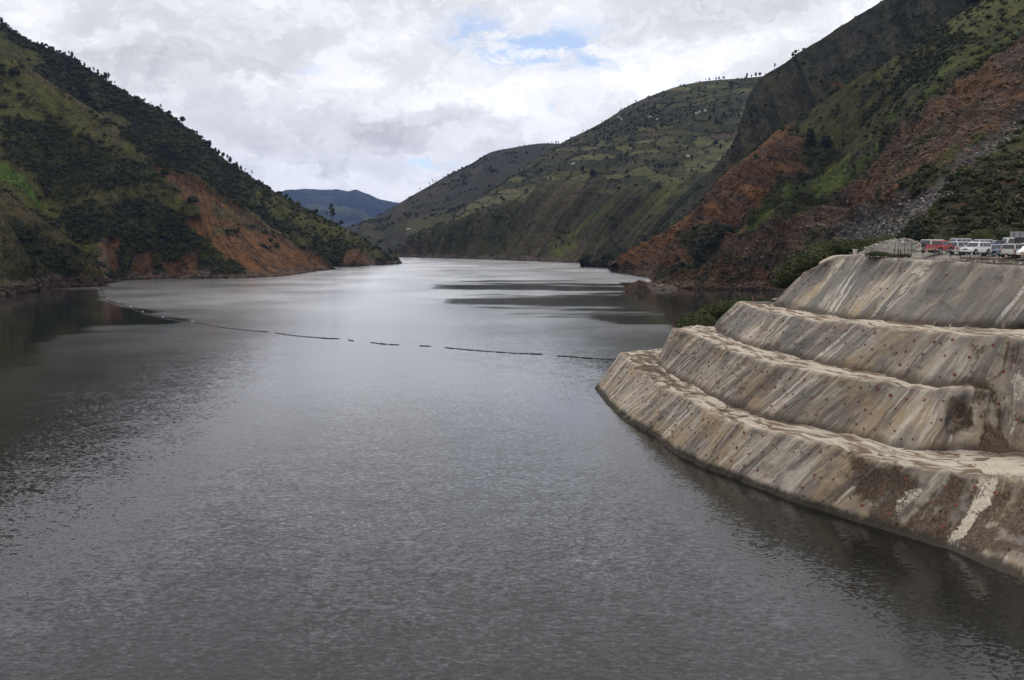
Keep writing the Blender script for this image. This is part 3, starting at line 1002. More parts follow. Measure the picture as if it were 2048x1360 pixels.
def paint_C2(P, px, u, v):
    n = fbm(P * 0.008, 5, seed=143)
    n2 = fbm(P * 0.03, 4, seed=144)
    col = lerp(np.array([0.040, 0.038, 0.026]) + 0 * P, DRY * 0.75, sstep(0.0, 0.4, n))
    col = lerp(col, SCRUB * 1.1, sstep(0.0, 0.4, n2) * 0.7)
    g = pm(px, P, [(720, 485), (800, 470), (880, 455), (930, 430), (860, 440), (760, 465)], 8, 18, 0.02, 145)
    col = lerp(col, GRASS * 0.9, g * 0.6)
    zone = np.zeros(P.shape[:2])
    col, zone, sm = shore_mix(P, col, zone, 146, 4.0, 0.6)
    dens = np.clip(0.9 * sstep(0.05, 0.4, n2) - 0.2 * g, 0, 1) * (1 - sm)
    return col, zone[..., None] * 0.3, dens


# blue mountain at the head of the valley
rD = [PD(300, 455, 7600), PD(440, 410, 7600), PD(540, 385, 7600), PD(600, 377, 7600), PD(640, 378, 7600), PD(672, 379, 7600), PD(696, 382, 7600), PD(712, 378, 7600), PD(735, 388, 7600),
      PD(760, 399, 7600), PD(800, 408, 7600), PD(880, 440, 7600), PD(1000, 465, 7600)]
bD = [np.array([p[0] * 0.62, 4600, -8.0]) for p in rD]
mD = []
for k, p in enumerate(rD):
    q = bD[k] * 0.45 + p * 0.55
    q[2] *= 0.72
    mD.append(q)
kD = [p + np.array([0, 500, -0.6 * p[2]]) for p in rD]


def rel_D(P, px, u, v):
    f = np.clip(np.minimum(v, 2.0 - v) * 1.5, 0.03, 1)
    f = np.where(v > 2.0, 0.1, f)
    return f * (150 * fbm(P * np.array([1, 0.6, 1]) * 0.0016, 4, ridged=True, seed=151) + 40 * fbm(P * 0.005, 4, seed=152)) + 6 * fbm(P * 0.012, 3, seed=153)


def paint_D(P, px, u, v):
    n = fbm(P * 0.004, 5, seed=154)
    col = lerp(np.array([0.024, 0.030, 0.024]) + 0 * P, np.array([0.075, 0.085, 0.040]), sstep(-0.05, 0.4, n) * sstep(1.9, 1.0, v))
    return col, np.zeros(P.shape[:2])[..., None], np.zeros(P.shape[:2])


HILLS = {}
HILLS['A1'] = hill('hill', [down(bA1, -9, 6, -8), bA1, rA1, kA1, k2A1], [8, 190, 20, 12], 460, rel_A1, paint_A1, M_LAND, 'dark scrubby ridge on the left bank with trees along its skyline')
HILLS['A2'] = hill('hill', [down(bA2, -9, 6, -6), bA2, rA2, kA2, k2A2], [10, 280, 20, 12], 520, rel_A2, paint_A2, M_LAND, 'green left hillside with a long red earth slip running to the water')
HILLS['A3'] = hill('hill', [down(bA3, -9, 5, -5), bA3, rA3, kA3, k2A3], [10, 120, 16, 8], 220, rel_A3, paint_A3, M_LAND, 'low scrubby spur above a pinkish rock shore at the left edge')
HILLS['A4'] = hill('hill', [down(bA4, -9, 5, -5), bA4, rA4, kA4, k2A4], [10, 100, 16, 8], 150, rel_A3, paint_A4, M_LAND, 'nearest grassy spur at the left edge ending in a pale rock toe')
HILLS['B1'] = hill('hill', [down(bB1, -9, -6, -5), bB1, mB1, rB1, kB1, k2B1], [8, 150, 220, 18, 10], 620, rel_B1, paint_B1, M_LAND, 'steep right hillside torn open by red rock slides and grey scree')
HILLS['B2'] = hill('hill', [down(bB2, -9, -6, -5), bB2, rB2, kB2, k2B2], [6, 200, 20, 10], 330, rel_B2, paint_B2, M_LAND, 'dark steep slope rising to the right skyline')
HILLS['C1'] = hill('hill', [down(bC1, -9, 0, -8), bC1, mC1, rC1, kC1, k2C1], [6, 130, 130, 16, 8], 460, rel_C1, paint_C1, M_LAND, 'far right bank with ribbed lower slopes and hedged fields above')
HILLS['C2'] = hill('hill', [down(bC2, -9, 0, -10), bC2, rC2, kC2, k2C2], [6, 120, 14, 8], 300, rel_C2, paint_C2, M_LAND, 'dark rounded hill at the bend of the reservoir')
HILLS['D'] = hill('mountain', [bD, mD, rD, kD], [50, 60, 10], 220, rel_D, paint_D, M_FAR, 'distant blue mountain at the head of the valley')
# ================================================================== WATER
def build_water():
    ys = np.concatenate([np.linspace(-60, 20, 9)[:-1], np.geomspace(20, 1300, 300), [2000, 4000, 9000]])
    xs = np.concatenate([[-4000, -1500], np.linspace(-480, 260, 300), [1500, 4000]])
    X, Y = np.meshgrid(xs, ys)
    P = np.stack([X, Y, 0 * X], -1)
    px = to_px(P)
    # sheltered water behind the boom and wind lanes further out
    calm = np.zeros(X.shape)
    jn = fbm(np.stack([X * 0.010, Y * 0.05, 0 * X], -1), 5, 0.62, seed=201)
    for pl, k, soft, jit in (([(-200, 585), (190, 578), (205, 600), (262, 616), (330, 634), (365, 641), (320, 652), (200, 655), (40, 680), (-200, 720)], 0.85, 5, 5),
                             ([(-300, 690), (120, 655), (60, 720), (-300, 760)], 0.75, 14, 20),
                             ([(-300, 640), (60, 640), (10, 760), (-300, 820)], 0.45, 25, 30),
                             ([(870, 573), (1000, 570), (1240, 568), (1260, 581), (1150, 580), (950, 578)], 0.80, 4, 7),
                             ([(900, 601), (1050, 598), (1250, 592), (1480, 588), (1540, 600), (1380, 640), (1200, 628), (1000, 614)], 0.80, 6, 11),
                             ([(1180, 630), (1370, 625), (1370, 655), (1250, 648)], 0.8, 4, 8),
                             ([(1120, 712), (1235, 716), (1225, 740), (1180, 735)], 0.4, 4, 6),
                             ([(1235, 562), (1620, 560), (1620, 670), (1345, 660), (1300, 606), (1225, 600), (1250, 584)], 0.9, 3, 5)):
        sd = poly_sd(px, pl) + jn * jit * 3.5
        calm = np.maximum(calm, k * sstep(-soft, soft, sd))
    lane = fbm(np.stack([X * 0.006, Y * 0.022, 0 * X + 3], -1), 4, seed=202)
    me = np_mesh('water', P.reshape(-1, 3), grid_q(*X.shape), None, cols={'Calm': np.stack([calm, sstep(-0.3, 0.4, lane), 0 * X], -1).reshape(-1, 3)})
    m, t = mat('reservoir_water')
    geo = t.n('ShaderNodeNewGeometry').outputs['Position']
    cz = t.n('ShaderNodeSeparateColor', {0: t.n('ShaderNodeVertexColor', layer_name='Calm').outputs['Color']})
    # ripples: two trains of slopes, crests lying across the wind
    w1 = t.noise(t.vmath('ADD', t.scale(geo, 0.62, 1.30, 1), t.vmath('MULTIPLY', t.noise(geo, 0.25, 2, 0.5, out='Color'), (1.5, 1.5, 0))), 2.5, 2, 0.6, out='Color')
    w2 = t.noise(t.scale(geo, 0.9, 1.1, 1, (7, 3, 0)), 4.4, 2, 0.5, out='Color')
    w3 = t.noise(t.scale(geo, 0.6, 1.0, 1, (2, 9, 0)), 0.30, 3, 0.5, out='Color')
    s1 = t.vmath('SUBTRACT', w1, (0.5, 0.5, 0.5))
    s2 = t.vmath('SUBTRACT', w2, (0.5, 0.5, 0.5))
    s3 = t.vmath('SUBTRACT', w3, (0.5, 0.5, 0.5))
    sl = t.vmath('ADD', t.vmath('MULTIPLY', s1, (0.20, 0.42, 0)), t.vmath('MULTIPLY', s2, (0.14, 0.24, 0)))
    sl = t.vmath('ADD', sl, t.vmath('MULTIPLY', s3, (0.06, 0.10, 0)))
    amp = t.math('MULTIPLY', t.rng(cz.outputs[0], 0.0, 1.0, 1.0, 0.10, False), t.rng(cz.outputs[1], 0, 1, 0.80, 1.12, False))
    gust = t.noise(t.scale(geo, 1, 1, 1), 0.016, 4, 0.55)
    amp = t.math('MULTIPLY', amp, t.rng(gust, 0.3, 0.7, 0.78, 1.12))
    # beyond a few hundred metres the ripples are too small to see singly and become roughness
    far = t.rng(t.n('ShaderNodeSeparateXYZ', {0: geo}).outputs[1], 60.0, 400.0, 0.0, 1.0)
    rough = t.math('MULTIPLY', t.rng(far, 0, 1, 0.10, 0.23, False), t.rng(cz.outputs[0], 0.0, 1.0, 1.0, 0.30, False))
    rough = t.math('MULTIPLY', rough, t.rng(gust, 0.3, 0.7, 0.85, 1.1))
    amp = t.math('MULTIPLY', amp, t.rng(far, 0.0, 0.5, 1.2, 0.22, False))
    av = t.n('ShaderNodeCombineXYZ', {0: amp, 1: amp, 2: amp}).outputs[0]
    sl = t.vmath('MULTIPLY', sl, av)
    nk = t.rng(far, 0.0, 0.6, 0.5, 1.0, False)
    nrm = t.vmath('NORMALIZE', t.vmath('ADD', t.vmath('MULTIPLY', sl, t.n('ShaderNodeCombineXYZ', {0: nk, 1: nk, 2: nk}).outputs[0]), (0, 0, 1)))
    # wavelet crests are sharper than their troughs
    sl = t.vmath('ADD', sl, t.vmath('MULTIPLY', t.vmath('MULTIPLY', sl, t.vmath('ABSOLUTE', sl)), (1.2, 1.2, 0)))
    body = t.mix(t.noise(geo, 0.02, 3, 0.5), (0.007, 0.008, 0.007), (0.010, 0.011, 0.009))
    # the mean surface sets how mirror-like the water is, the ripples break the mirror up
    hk = t.rng(far, 0.0, 0.6, 1.0, 0.2, False)
    half = t.vmath('NORMALIZE', t.vmath('ADD', t.vmath('MULTIPLY', sl, t.n('ShaderNodeCombineXYZ', {0: hk, 1: hk, 2: hk}).outputs[0]), (0, 0, 1)))
    fr = t.n('ShaderNodeFresnel', {'IOR': 1.42, 'Normal': half}).outputs[0]
    fr = t.math('MULTIPLY', fr, t.math('SUBTRACT', t.rng(far, 0.0, 0.22, 1.08, 1.42, False), t.math('MULTIPLY', fr, 0.32)), clamp=True)
    dif = t.n('ShaderNodeBsdfDiffuse', {'Color': body}).outputs[0]
    glo = t.n('ShaderNodeBsdfAnisotropic', {'Color': (1, 1, 1, 1), 'Roughness': rough, 'Normal': nrm}).outputs[0]
    t.n('ShaderNodeOutputMaterial', {'Surface': t.n('ShaderNodeMixShader', {0: fr, 1: dif, 2: glo}).outputs[0]})
    me.materials.append(m)
    link('water', me, kind='structure', label='grey rippled reservoir water')


build_water()


# ================================================================== TERRACED CONCRETE SLOPE
def shotcrete_mat():
    m, t = mat('sprayed_concrete')
    uv = t.n('ShaderNodeUVMap', uv_map='UVMap').outputs[0]
    geo = t.n('ShaderNodeNewGeometry').outputs['Position']
    za = t.n('ShaderNodeVertexColor', layer_name='Zone')
    z = t.n('ShaderNodeSeparateColor', {0: za.outputs['Color']})        # r grey, g brown stain, b pale wash
    k = t.n('ShaderNodeSeparateColor', {0: t.n('ShaderNodeVertexColor', layer_name='Kind').outputs['Color']})   # r bench, g toe, b height
    wob = t.noise(t.scale(uv, 0.25, 0.25, 1), 1.0, 2, 0.5, out='Color')
    uvw = t.vmath('ADD', uv, t.vmath('MULTIPLY', t.vmath('SUBTRACT', wob, (0.5, 0.5, 0.5)), (0.9, 0.6, 0)))
    f1 = t.noise(t.scale(uvw, 0.52, 0.085, 1), 1.0, 8, 0.66, dist=0.35)           # broad runs
    f2 = t.noise(t.scale(uvw, 2.3, 0.14, 1, (5, 0, 0)), 1.0, 6, 0.66, dist=0.25)   # narrow runs
    f3 = t.noise(t.scale(uvw, 0.33, 0.06, 1, (9, 4, 0)), 1.0, 4, 0.55)  # wide bands
    p1 = t.noise(geo, 0.55, 6, 0.65)
    p2 = t.noise(geo, 3.2, 6, 0.68)
    p3 = t.noise(geo, 0.12, 4, 0.55)
    base = t.mix(t.rng(f3, 0.38, 0.60), (0.180, 0.158, 0.136), (0.345, 0.290, 0.228))
    base = t.mix(t.math('MULTIPLY', t.rng(p3, 0.47, 0.60), 0.7), base, (0.330, 0.245, 0.150))
    base = t.mix(t.math('MULTIPLY', t.rng(f1, 0.52, 0.62), 0.9), base, (0.47, 0.415, 0.345))
    base = t.mix(t.math('MULTIPLY', t.rng(f1, 0.47, 0.38), 0.8), base, (0.135, 0.115, 0.096))
    base = t.mix(t.math('MULTIPLY', t.math('MULTIPLY', t.rng(f2, 0.55, 0.66), 0.75), t.rng(p3, 0.60, 0.42)), base, (0.52, 0.475, 0.41))
    base = t.mix(t.math('MULTIPLY', t.math('MULTIPLY', t.rng(f2, 0.45, 0.36), 0.75), t.rng(p1, 0.38, 0.60)), base, (0.10, 0.080, 0.062))
    # grey weathered area of the upper left
    gm = t.math('MULTIPLY', z.outputs[0], t.rng(t.math('ADD', f3, t.math('MULTIPLY', f1, 0.5)), 0.90, 0.68))
    base = t.mix(t.math('MULTIPLY', gm, 0.85), base, t.mix(t.rng(f2, 0.40, 0.66), (0.085, 0.078, 0.072), (0.185, 0.172, 0.160)))
    up_ = t.rng(k.outputs[2], 0.35, 0.72)
    base = t.mix(t.math('MULTIPLY', t.math('MULTIPLY', up_, 0.5), t.rng(f3, 0.62, 0.45)), base, (0.200, 0.188, 0.172))
    # thin bright lime runs
    lr = t.math('MULTIPLY', t.rng(t.noise(t.scale(uvw, 0.75, 0.035, 1, (31, 2, 0)), 1.0, 3, 0.5), 0.605, 0.655), t.rng(p2, 0.30, 0.55))
    base = t.mix(t.math('MULTIPLY', lr, 0.85), base, (0.60, 0.56, 0.50))
    # benches: washed cream silt and brown damp hollows
    bs = t.noise(t.scale(uv, 0.20, 0.75, 1, (3, 8, 0)), 1.0, 6, 0.62, dist=0.6)
    bench = t.mix(t.rng(bs, 0.42, 0.56), (0.155, 0.110, 0.072), (0.52, 0.46, 0.38))
    bench = t.mix(t.math('MULTIPLY', t.rng(p2, 0.55, 0.70), 0.5), bench, (0.13, 0.095, 0.066))
    base = t.mix(t.math('MULTIPLY', k.outputs[0], 0.92), base, bench)
    # patchy darker band towards the foot of each face
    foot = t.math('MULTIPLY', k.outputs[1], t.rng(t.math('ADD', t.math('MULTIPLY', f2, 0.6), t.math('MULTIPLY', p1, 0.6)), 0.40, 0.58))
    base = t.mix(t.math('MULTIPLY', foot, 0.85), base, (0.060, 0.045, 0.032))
    # brown stained and pale washed places
    thr = t.math('ADD', t.math('ADD', t.math('MULTIPLY', p1, 0.40), t.math('MULTIPLY', f1, 0.45)), t.math('ADD', t.math('MULTIPLY', f2, 0.25), t.math('MULTIPLY', p2, 0.10)))
    bm_ = t.rng(t.math('ADD', z.outputs[1], t.math('MULTIPLY', t.math('SUBTRACT', thr, 0.6), 3.4)), 0.36, 0.66)
    base = t.mix(t.math('MULTIPLY', bm_, 0.92), base, t.mix(t.rng(p2, 0.38, 0.66), (0.040, 0.028, 0.019), (0.135, 0.092, 0.060)))
    wm = t.rng(t.math('ADD', z.outputs[2], t.math('MULTIPLY', t.math('SUBTRACT', t.math('ADD', t.math('MULTIPLY', p1, 0.6), t.math('ADD', t.math('MULTIPLY', f2, 0.45), t.math('MULTIPLY', p2, 0.30))), 0.68), 2.8)), 0.38, 0.60)
    base = t.mix(t.math('MULTIPLY', wm, 0.92), base, t.mix(t.rng(p2, 0.35, 0.7), (0.44, 0.38, 0.29), (0.62, 0.57, 0.48)))
    # spots and grain
    base = t.mix(t.math('MULTIPLY', t.rng(p2, 0.62, 0.74), 0.45), base, (0.12, 0.095, 0.075))
    gr = t.noise(geo, 11.0, 4, 0.7)
    g2 = t.rng(gr, 0.25, 0.75, 0.80, 1.16, False)
    base = t.vmath('MULTIPLY', base, t.n('ShaderNodeCombineXYZ', {0: g2, 1: g2, 2: g2}).outputs[0])
    base = t.vmath('MULTIPLY', base, (1.14, 1.13, 1.10))
    # wet line at the water
    pz = t.n('ShaderNodeSeparateXYZ', {0: geo}).outputs[2]
    wl = t.rng(t.math('SUBTRACT', pz, t.math('MULTIPLY', t.math('ADD', f2, p1), 1.1)), -0.75, -0.15, 1.0, 0.0)
    base = t.mix(t.math('MULTIPLY', wl, 0.88), base, (0.045, 0.038, 0.028))
    h = t.math('ADD', t.math('MULTIPLY', f2, 0.22), t.math('ADD', t.math('MULTIPLY', p2, 0.13), t.math('MULTIPLY', p1, 0.35)))
    h = t.math('ADD', h, t.math('MULTIPLY', gr, 0.04))
    bp = t.n('ShaderNodeBump', {'Strength': 1.0, 'Distance': 0.9, 'Height': h})
    finish(t, **{'Base Color': base, 'Roughness': 0.9, 'Specular IOR Level': 0.2, 'Normal': bp.outputs[0]})
    return m


M_SHOT = shotcrete_mat()
slope = thing('terraced_slope', 'pale streaked sprayed-concrete slope stepping down in four terraces to the water', 'retaining slope', loc=(45, 100, 0))
slope_o = np.array([45, 100, 0.0])

# each terrace: outer edge of its bench and foot of its face, measured along matching runs (x, y in the view, level below the camera)
T1c = [(1244, 707, 23.7), (1266, 731, 23.7), (1311, 764, 23.7), (1379, 799, 23.7), (1432, 828, 23.7), (1467, 842, 23.7), (1527, 858, 23.7), (1609, 880, 23.7),
       (1682, 898, 23.7), (1729, 917, 23.7), (1782, 925, 23.7), (1847, 936, 23.7), (1947, 947, 23.7), (2047, 950, 23.7), (2260, 955, 23.7)]
T1t = [(1193, 772, 30), (1207, 800, 30), (1241, 831, 30), (1306, 874, 30), (1360, 914, 30), (1400, 933, 30), (1440, 947, 30), (1500, 972, 30), (1573, 1001, 30),
       (1620, 1016, 30), (1665, 1030, 30), (1747, 1054, 30), (1853, 1089, 30), (1980, 1136, 30), (2150, 1200, 30)]
T2c = [(1349, 659, 17.1), (1392, 670, 17.1), (1446, 696, 17.1), (1500, 713, 17.1), (1540, 726, 17.1), (1607, 737, 17.1), (1661, 748, 17.1), (1740, 760, 17.1), (1809, 769, 17.2),
       (1860, 775, 17.2), (1894, 778, 17.2), (1935, 781, 17.2), (1976, 782, 17.2)]
T2t = [(1311, 727, 23.8), (1322, 738, 23.8), (1379, 769, 23.8), (1419, 791, 23.8), (1455, 808, 23.8), (1510, 829, 23.8), (1550, 842, 23.8), (1630, 857, 23.8), (1718, 880, 23.8),
       (1765, 893, 23.8), (1815, 907, 23.8), (1880, 903, 23.8), (1965, 903, 23.8)]
T3c = [(1473, 606, 12.6), (1518, 618, 12.3), (1553, 626, 12.1), (1609, 635, 11.9), (1650, 641, 11.8), (1700, 646, 11.7), (1750, 650, 11.6), (1850, 662, 11.4), (1950, 668, 11.3),
       (2012, 671, 11.2), (2048, 675, 11.2), (2180, 682, 11.1)]
T3t = [(1423, 649, 17.1), (1454, 675, 17.1), (1494, 691, 17.1), (1540, 702, 17.1), (1570, 710, 17.1), (1607, 718, 17.1), (1661, 731, 17.1), (1765, 752, 17.2), (1870, 772, 17.2),
       (1968, 778, 17.3), (2010, 905, 23.8), (2110, 912, 23.8)]
T4c = [(1609, 541, 6.05), (1645, 525, 4.6), (1686, 510, 3.4), (1745, 512, 3.35), (1820, 519, 3.5), (1859, 523, 3.6), (1980, 529, 3.8), (2048, 531, 3.8), (2220, 537, 3.8)]
T4t = [(1544, 606, 11.9), (1570, 611, 11.9), (1603, 618, 11.9), (1665, 629, 11.8), (1715, 637, 11.7), (1750, 641, 11.7), (1883, 650, 11.4), (1955, 651, 11.3), (2120, 656, 11.2)]


def smooth_rows(A, n):
    for _ in range(n):
        A[1:-1] = A[1:-1] * 0.5 + (A[:-2] + A[2:]) * 0.25
    return A


TERR = []


def terrace(idx, crest, toe, bench_w, right_tail, n_col, back_c=(), back_t=()):
    c = [PZ(x, y, CAM_H - d) for x, y, d in crest]
    b = [PZ(x, y, CAM_H - d) for x, y, d in toe]
    # round the far nose so the slope closes behind
    c = [c[0] + np.array(o) for o in ((34, 16, 0), (14, 11, 0), (4.0, 5.0, 0))] + c
    b = [b[0] + np.array(o) for o in ((36, 26, 0), (15, 18, 0), (4.5, 8.0, 0))] + b
    if right_tail is not None:
        c.append(c[-1] + np.array(right_tail))
        b.append(b[-1] + np.array(right_tail))
    c, b = np.array(c), np.array(b)
    uu = np.linspace(0, len(c) - 1, 2400)
    cc, bb = crom(c, uu), crom(b, uu)
    mid = (cc + bb) / 2
    L = np.concatenate([[0], np.cumsum(np.linalg.norm(np.diff(mid, axis=0), axis=1))])
    s = np.linspace(0, L[-1], n_col)
    cc = np.stack([np.interp(s, L, cc[:, k]) for k in range(3)], 1)
    bb = np.stack([np.interp(s, L, bb[:, k]) for k in range(3)], 1)
    # soften kinks along the run
    for _ in range(12):
        cc[1:-1] = cc[1:-1] * 0.5 + (cc[:-2] + cc[2:]) * 0.25
        bb[1:-1] = bb[1:-1] * 0.5 + (bb[:-2] + bb[2:]) * 0.25
    tg = np.gradient(cc, axis=0)
    nin = np.stack([-tg[:, 1], tg[:, 0], 0 * tg[:, 0]], 1)
    nin /= np.linalg.norm(nin, axis=1, keepdims=True) + 1e-9
    nin *= -1 if idx == 99 else 1
    for _ in range(60):
        nin[1:-1] = nin[1:-1] * 0.5 + (nin[:-2] + nin[2:]) * 0.25
    inner = cc + nin * bench_w + np.array([0, 0, 0.10])
    low = bb + (bb - cc) * 0.22
    rows, tt, kind = [], [], []
    nb, nf, nl = int(bench_w / 0.22), 46, 10
    for j in range(nb):
        f = j / nb
        rows.append(inner * (1 - f) + cc * f)
        tt.append(-bench_w * (1 - f) + 0 * s)
        kind.append(1.0)
    H = np.linalg.norm(bb - cc, axis=1)
    for j in range(nf):
        f = j / nf
        rows.append(cc * (1 - f) + bb * f)
        tt.append(H * f)
        kind.append(0.0)
    for j in range(nl + 1):
        f = j / nl
        rows.append(bb * (1 - f) + low * f)
        tt.append(H * (1 + 0.22 * f))
        kind.append(0.0)
    P = np.stack(rows, 0)
    T = np.stack(tt, 0)
    P = smooth_rows(P, 4)
    SS = np.ones((len(T), 1)) * s[None]
    K = np.array(kind)[:, None] + 0 * SS
    K = smooth_rows(K.copy(), 6)
    N = np.cross(np.gradient(P, axis=0), np.gradient(P, axis=1))
    N /= np.linalg.norm(N, axis=-1, keepdims=True) + 1e-9
    if N[nb + 20, n_col // 2][2] < 0:
        N = -N
    q = np.stack([SS, T * 0.35, 0 * SS + 10 * idx], -1)
    d = 0.60 * fbm(q * np.array([0.16, 0.25, 1]), 4, seed=300 + idx) + 0.20 * fbm(q * np.array([0.75, 0.22, 1]), 3, seed=310 + idx)
    d += 0.10 * fbm(np.stack([SS * 1.6, T * 1.3, 0 * SS + idx], -1), 4, 0.6, seed=320 + idx)
    d += 0.16 * np.exp(-(T / 0.9) ** 2) * fbm(np.stack([SS * 1.1, T * 0.9, 0 * SS + 5 * idx], -1), 4, 0.6, ridged=True, seed=345 + idx)
    # sprayed rib that hangs a little at the crest, hollow at the foot
    d -= 0.18 * np.exp(-((T - H[None] * 0.93) / 0.5) ** 2) * (0.5 + fbm(np.stack([SS * 0.4, 0 * SS, 0 * SS + idx], -1), 3, seed=330))
    d *= np.where(K > 0.5, 0.6, 1.0)
    # hollow broken out of the corner, small spalls elsewhere
    px_ = to_px(P)
    d -= 1.7 * sstep(-10, 14, poly_sd(px_, [(1900, 806), (1938, 802), (1946, 862), (1896, 868)]) + 10 * fbm(P * 0.5, 3, seed=350))
    d -= 0.22 * sstep(0.30, 0.45, fbm(P * np.array([0.5, 0.5, 0.5]), 4, 0.6, seed=351))
    P = P + N * d[..., None]
    px = to_px(P)
    nz_ = fbm(P * 0.35, 4, seed=340)

    def zone(polys):
        z = np.zeros(SS.shape)
        for pl, kk, soft, jit in polys:
            z = np.maximum(z, kk * sstep(-soft, soft, poly_sd(px, pl) + nz_ * jit))
        return z
    grey = zone([([(1560, 600), (1640, 520), (1700, 505), (1830, 515), (1790, 640), (1700, 645), (1600, 635)], 1.0, 14, 20),
                 ([(1430, 610), (1500, 605), (1640, 632), (1600, 720), (1450, 690), (1400, 660)], 1.0, 14, 20),
                 ([(1350, 655), (1420, 668), (1500, 720), (1440, 770), (1340, 735)], 0.7, 14, 20),
                 ([(1640, 640), (1720, 650), (1700, 735), (1600, 722)], 0.45, 14, 20),
                 ([(1850, 520), (2050, 530), (2050, 655), (1760, 640)], 0.45, 20, 30),
                 ([(1880, 780), (1940, 785), (1930, 830), (1890, 860), (1870, 830)], 1.0, 10, 14)])
    brown = zone([([(1690, 905), (1850, 930), (1840, 985), (1790, 1060), (1730, 1045), (1700, 960)], 0.80, 26, 26),
                  ([(1640, 880), (1700, 900), (1760, 960), (1700, 985), (1660, 940)], 0.44, 20, 26),
                  ([(1900, 940), (2000, 960), (2100, 955), (2100, 1140), (2040, 1130), (1930, 1100), (1830, 1080), (1800, 1060), (1850, 1000)], 0.66, 26, 30),
                  ([(1830, 1020), (1880, 960), (1940, 955), (1930, 985), (1870, 1030)], 0.45, 10, 16),
                  ([(1905, 800), (1940, 800), (1945, 865), (1890, 870)], 0.75, 18, 16),
                  ([(1940, 690), (2060, 670), (2060, 910), (1990, 905), (1960, 860), (1935, 800)], 0.40, 24, 26),
                  ([(1975, 780), (2010, 790), (2010, 905), (1985, 900)], 0.52, 16, 16),
                  ([(1940, 740), (1985, 740), (1985, 800), (1945, 790)], 0.52, 8, 12),
                  ([(1244, 705), (1310, 700), (1330, 740), (1400, 790), (1440, 815), (1400, 800), (1310, 762), (1262, 728)], 0.60, 6, 10),
                  ([(1440, 800), (1500, 835), (1470, 842), (1420, 815)], 0.5, 6, 10),
                  ([(1600, 540), (1690, 508), (1740, 510), (1640, 540), (1600, 570)], 0.40, 8, 12)])
    pale = zone([([(1958, 955), (1995, 962), (1985, 1000), (1950, 1050), (1925, 1078), (1900, 1095), (1893, 1085), (1920, 1035), (1945, 985)], 0.74, 11, 13),
                 ([(1945, 930), (1990, 918), (2050, 930), (2050, 948), (1970, 945)], 0.75, 6, 8),
                 ([(2015, 760), (2040, 740), (2060, 760), (2035, 850), (2012, 905), (2005, 890), (2020, 820)], 0.56, 12, 12),
                 ([(1800, 760), (1900, 770), (1880, 830), (1780, 860)], 0.10, 20, 20),
                 ([(1790, 1000), (1845, 970), (1850, 985), (1800, 1040), (1785, 1040)], 0.50, 10, 12),
                 ([(1825, 535), (1862, 522), (1868, 526), (1800, 600), (1760, 640), (1742, 640), (1790, 590)], 0.50, 9, 8),
                 ([(1830, 905), (1790, 908), (1850, 920), (1930, 925), (1900, 935), (1800, 915)], 0.6, 4, 6)])
    # mask of the darker band along the foot
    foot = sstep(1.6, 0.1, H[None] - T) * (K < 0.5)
    ev = H[None] * 0 + P[..., 2] / 30
    me = np_mesh('terrace', (P - slope_o).reshape(-1, 3), grid_q(*SS.shape), M_SHOT,
                 cols={'Zone': np.stack([grey, brown, pale], -1).reshape(-1, 3), 'Kind': np.stack([K, foot, ev], -1).reshape(-1, 3)},
                 uv=np.stack([SS, T], -1).reshape(-1, 2))
    o = link('terrace', me, slope)
    TERR.append(dict(P=P, N=N, S=SS, T=T, H=H, s=s, cc=cc, bb=bb, nb=nb, nf=nf, px=px))
    return o


terrace(1, T1c, T1t, 9.0, (9, 1.0, 0), 820)
terrace(2, T2c, T2t, 8.0, (5, 5.0, 0), 700)
terrace(3, T3c, T3t, 8.0, (9, 0.5, 0), 640)
terrace(4, T4c, T4t, 1.6, (10, 0.0, 0), 560)

# red anchor plates and drain pipes set into the concrete
M_PLATE = plain('red_anchor_plate_paint', (0.20, 0.060, 0.042), 0.7, var=0.4, scale=6)
M_PIPE = plain('black_drain_pipe', (0.014, 0.012, 0.011), 0.6)
mb = MB()
mb.box(-0.17, 0.17, -0.17, 0.17, -0.04, 0.035)
mb.box(-0.06, 0.06, -0.06, 0.06, 0.035, 0.10)
mb.tube([(0, 0, 0.09), (0.01, 0, 0.22)], 0.025, 5)
ME_PLATE = mb.mesh('anchor_plate', M_PLATE)
mb = MB()
mb.tube([(0, 0, -0.1), (0, -0.05, 0.16)], 0.075, 7)
ME_PIPE = mb.mesh('drain_pipe', M_PIPE)
rs = np.random.RandomState(11)


def stud(t, si, f, me, name):
    r = t['nb'] + int(round(f * (t['nf'] - 1)))
    p, n = t['P'][r, si], t['N'][r, si]
    X = t['P'][r, min(si + 1, t['P'].shape[1] - 1)] - p
    X = Vector(X).normalized()
    Z = Vector(n).normalized()
    Y = Z.cross(X).normalized()
    X = Y.cross(Z)
    M = Matrix((X, Y, Z)).transposed().to_4x4() @ Matrix.Rotation(rs.uniform(-0.5, 0.5), 4, 'Z')
    M.translation = Vector(p - slope_o)
    o = link(name, me, slope)
    o.matrix_local = M @ Matrix.Scale(float(rs.uniform(0.75, 1.15)), 4)


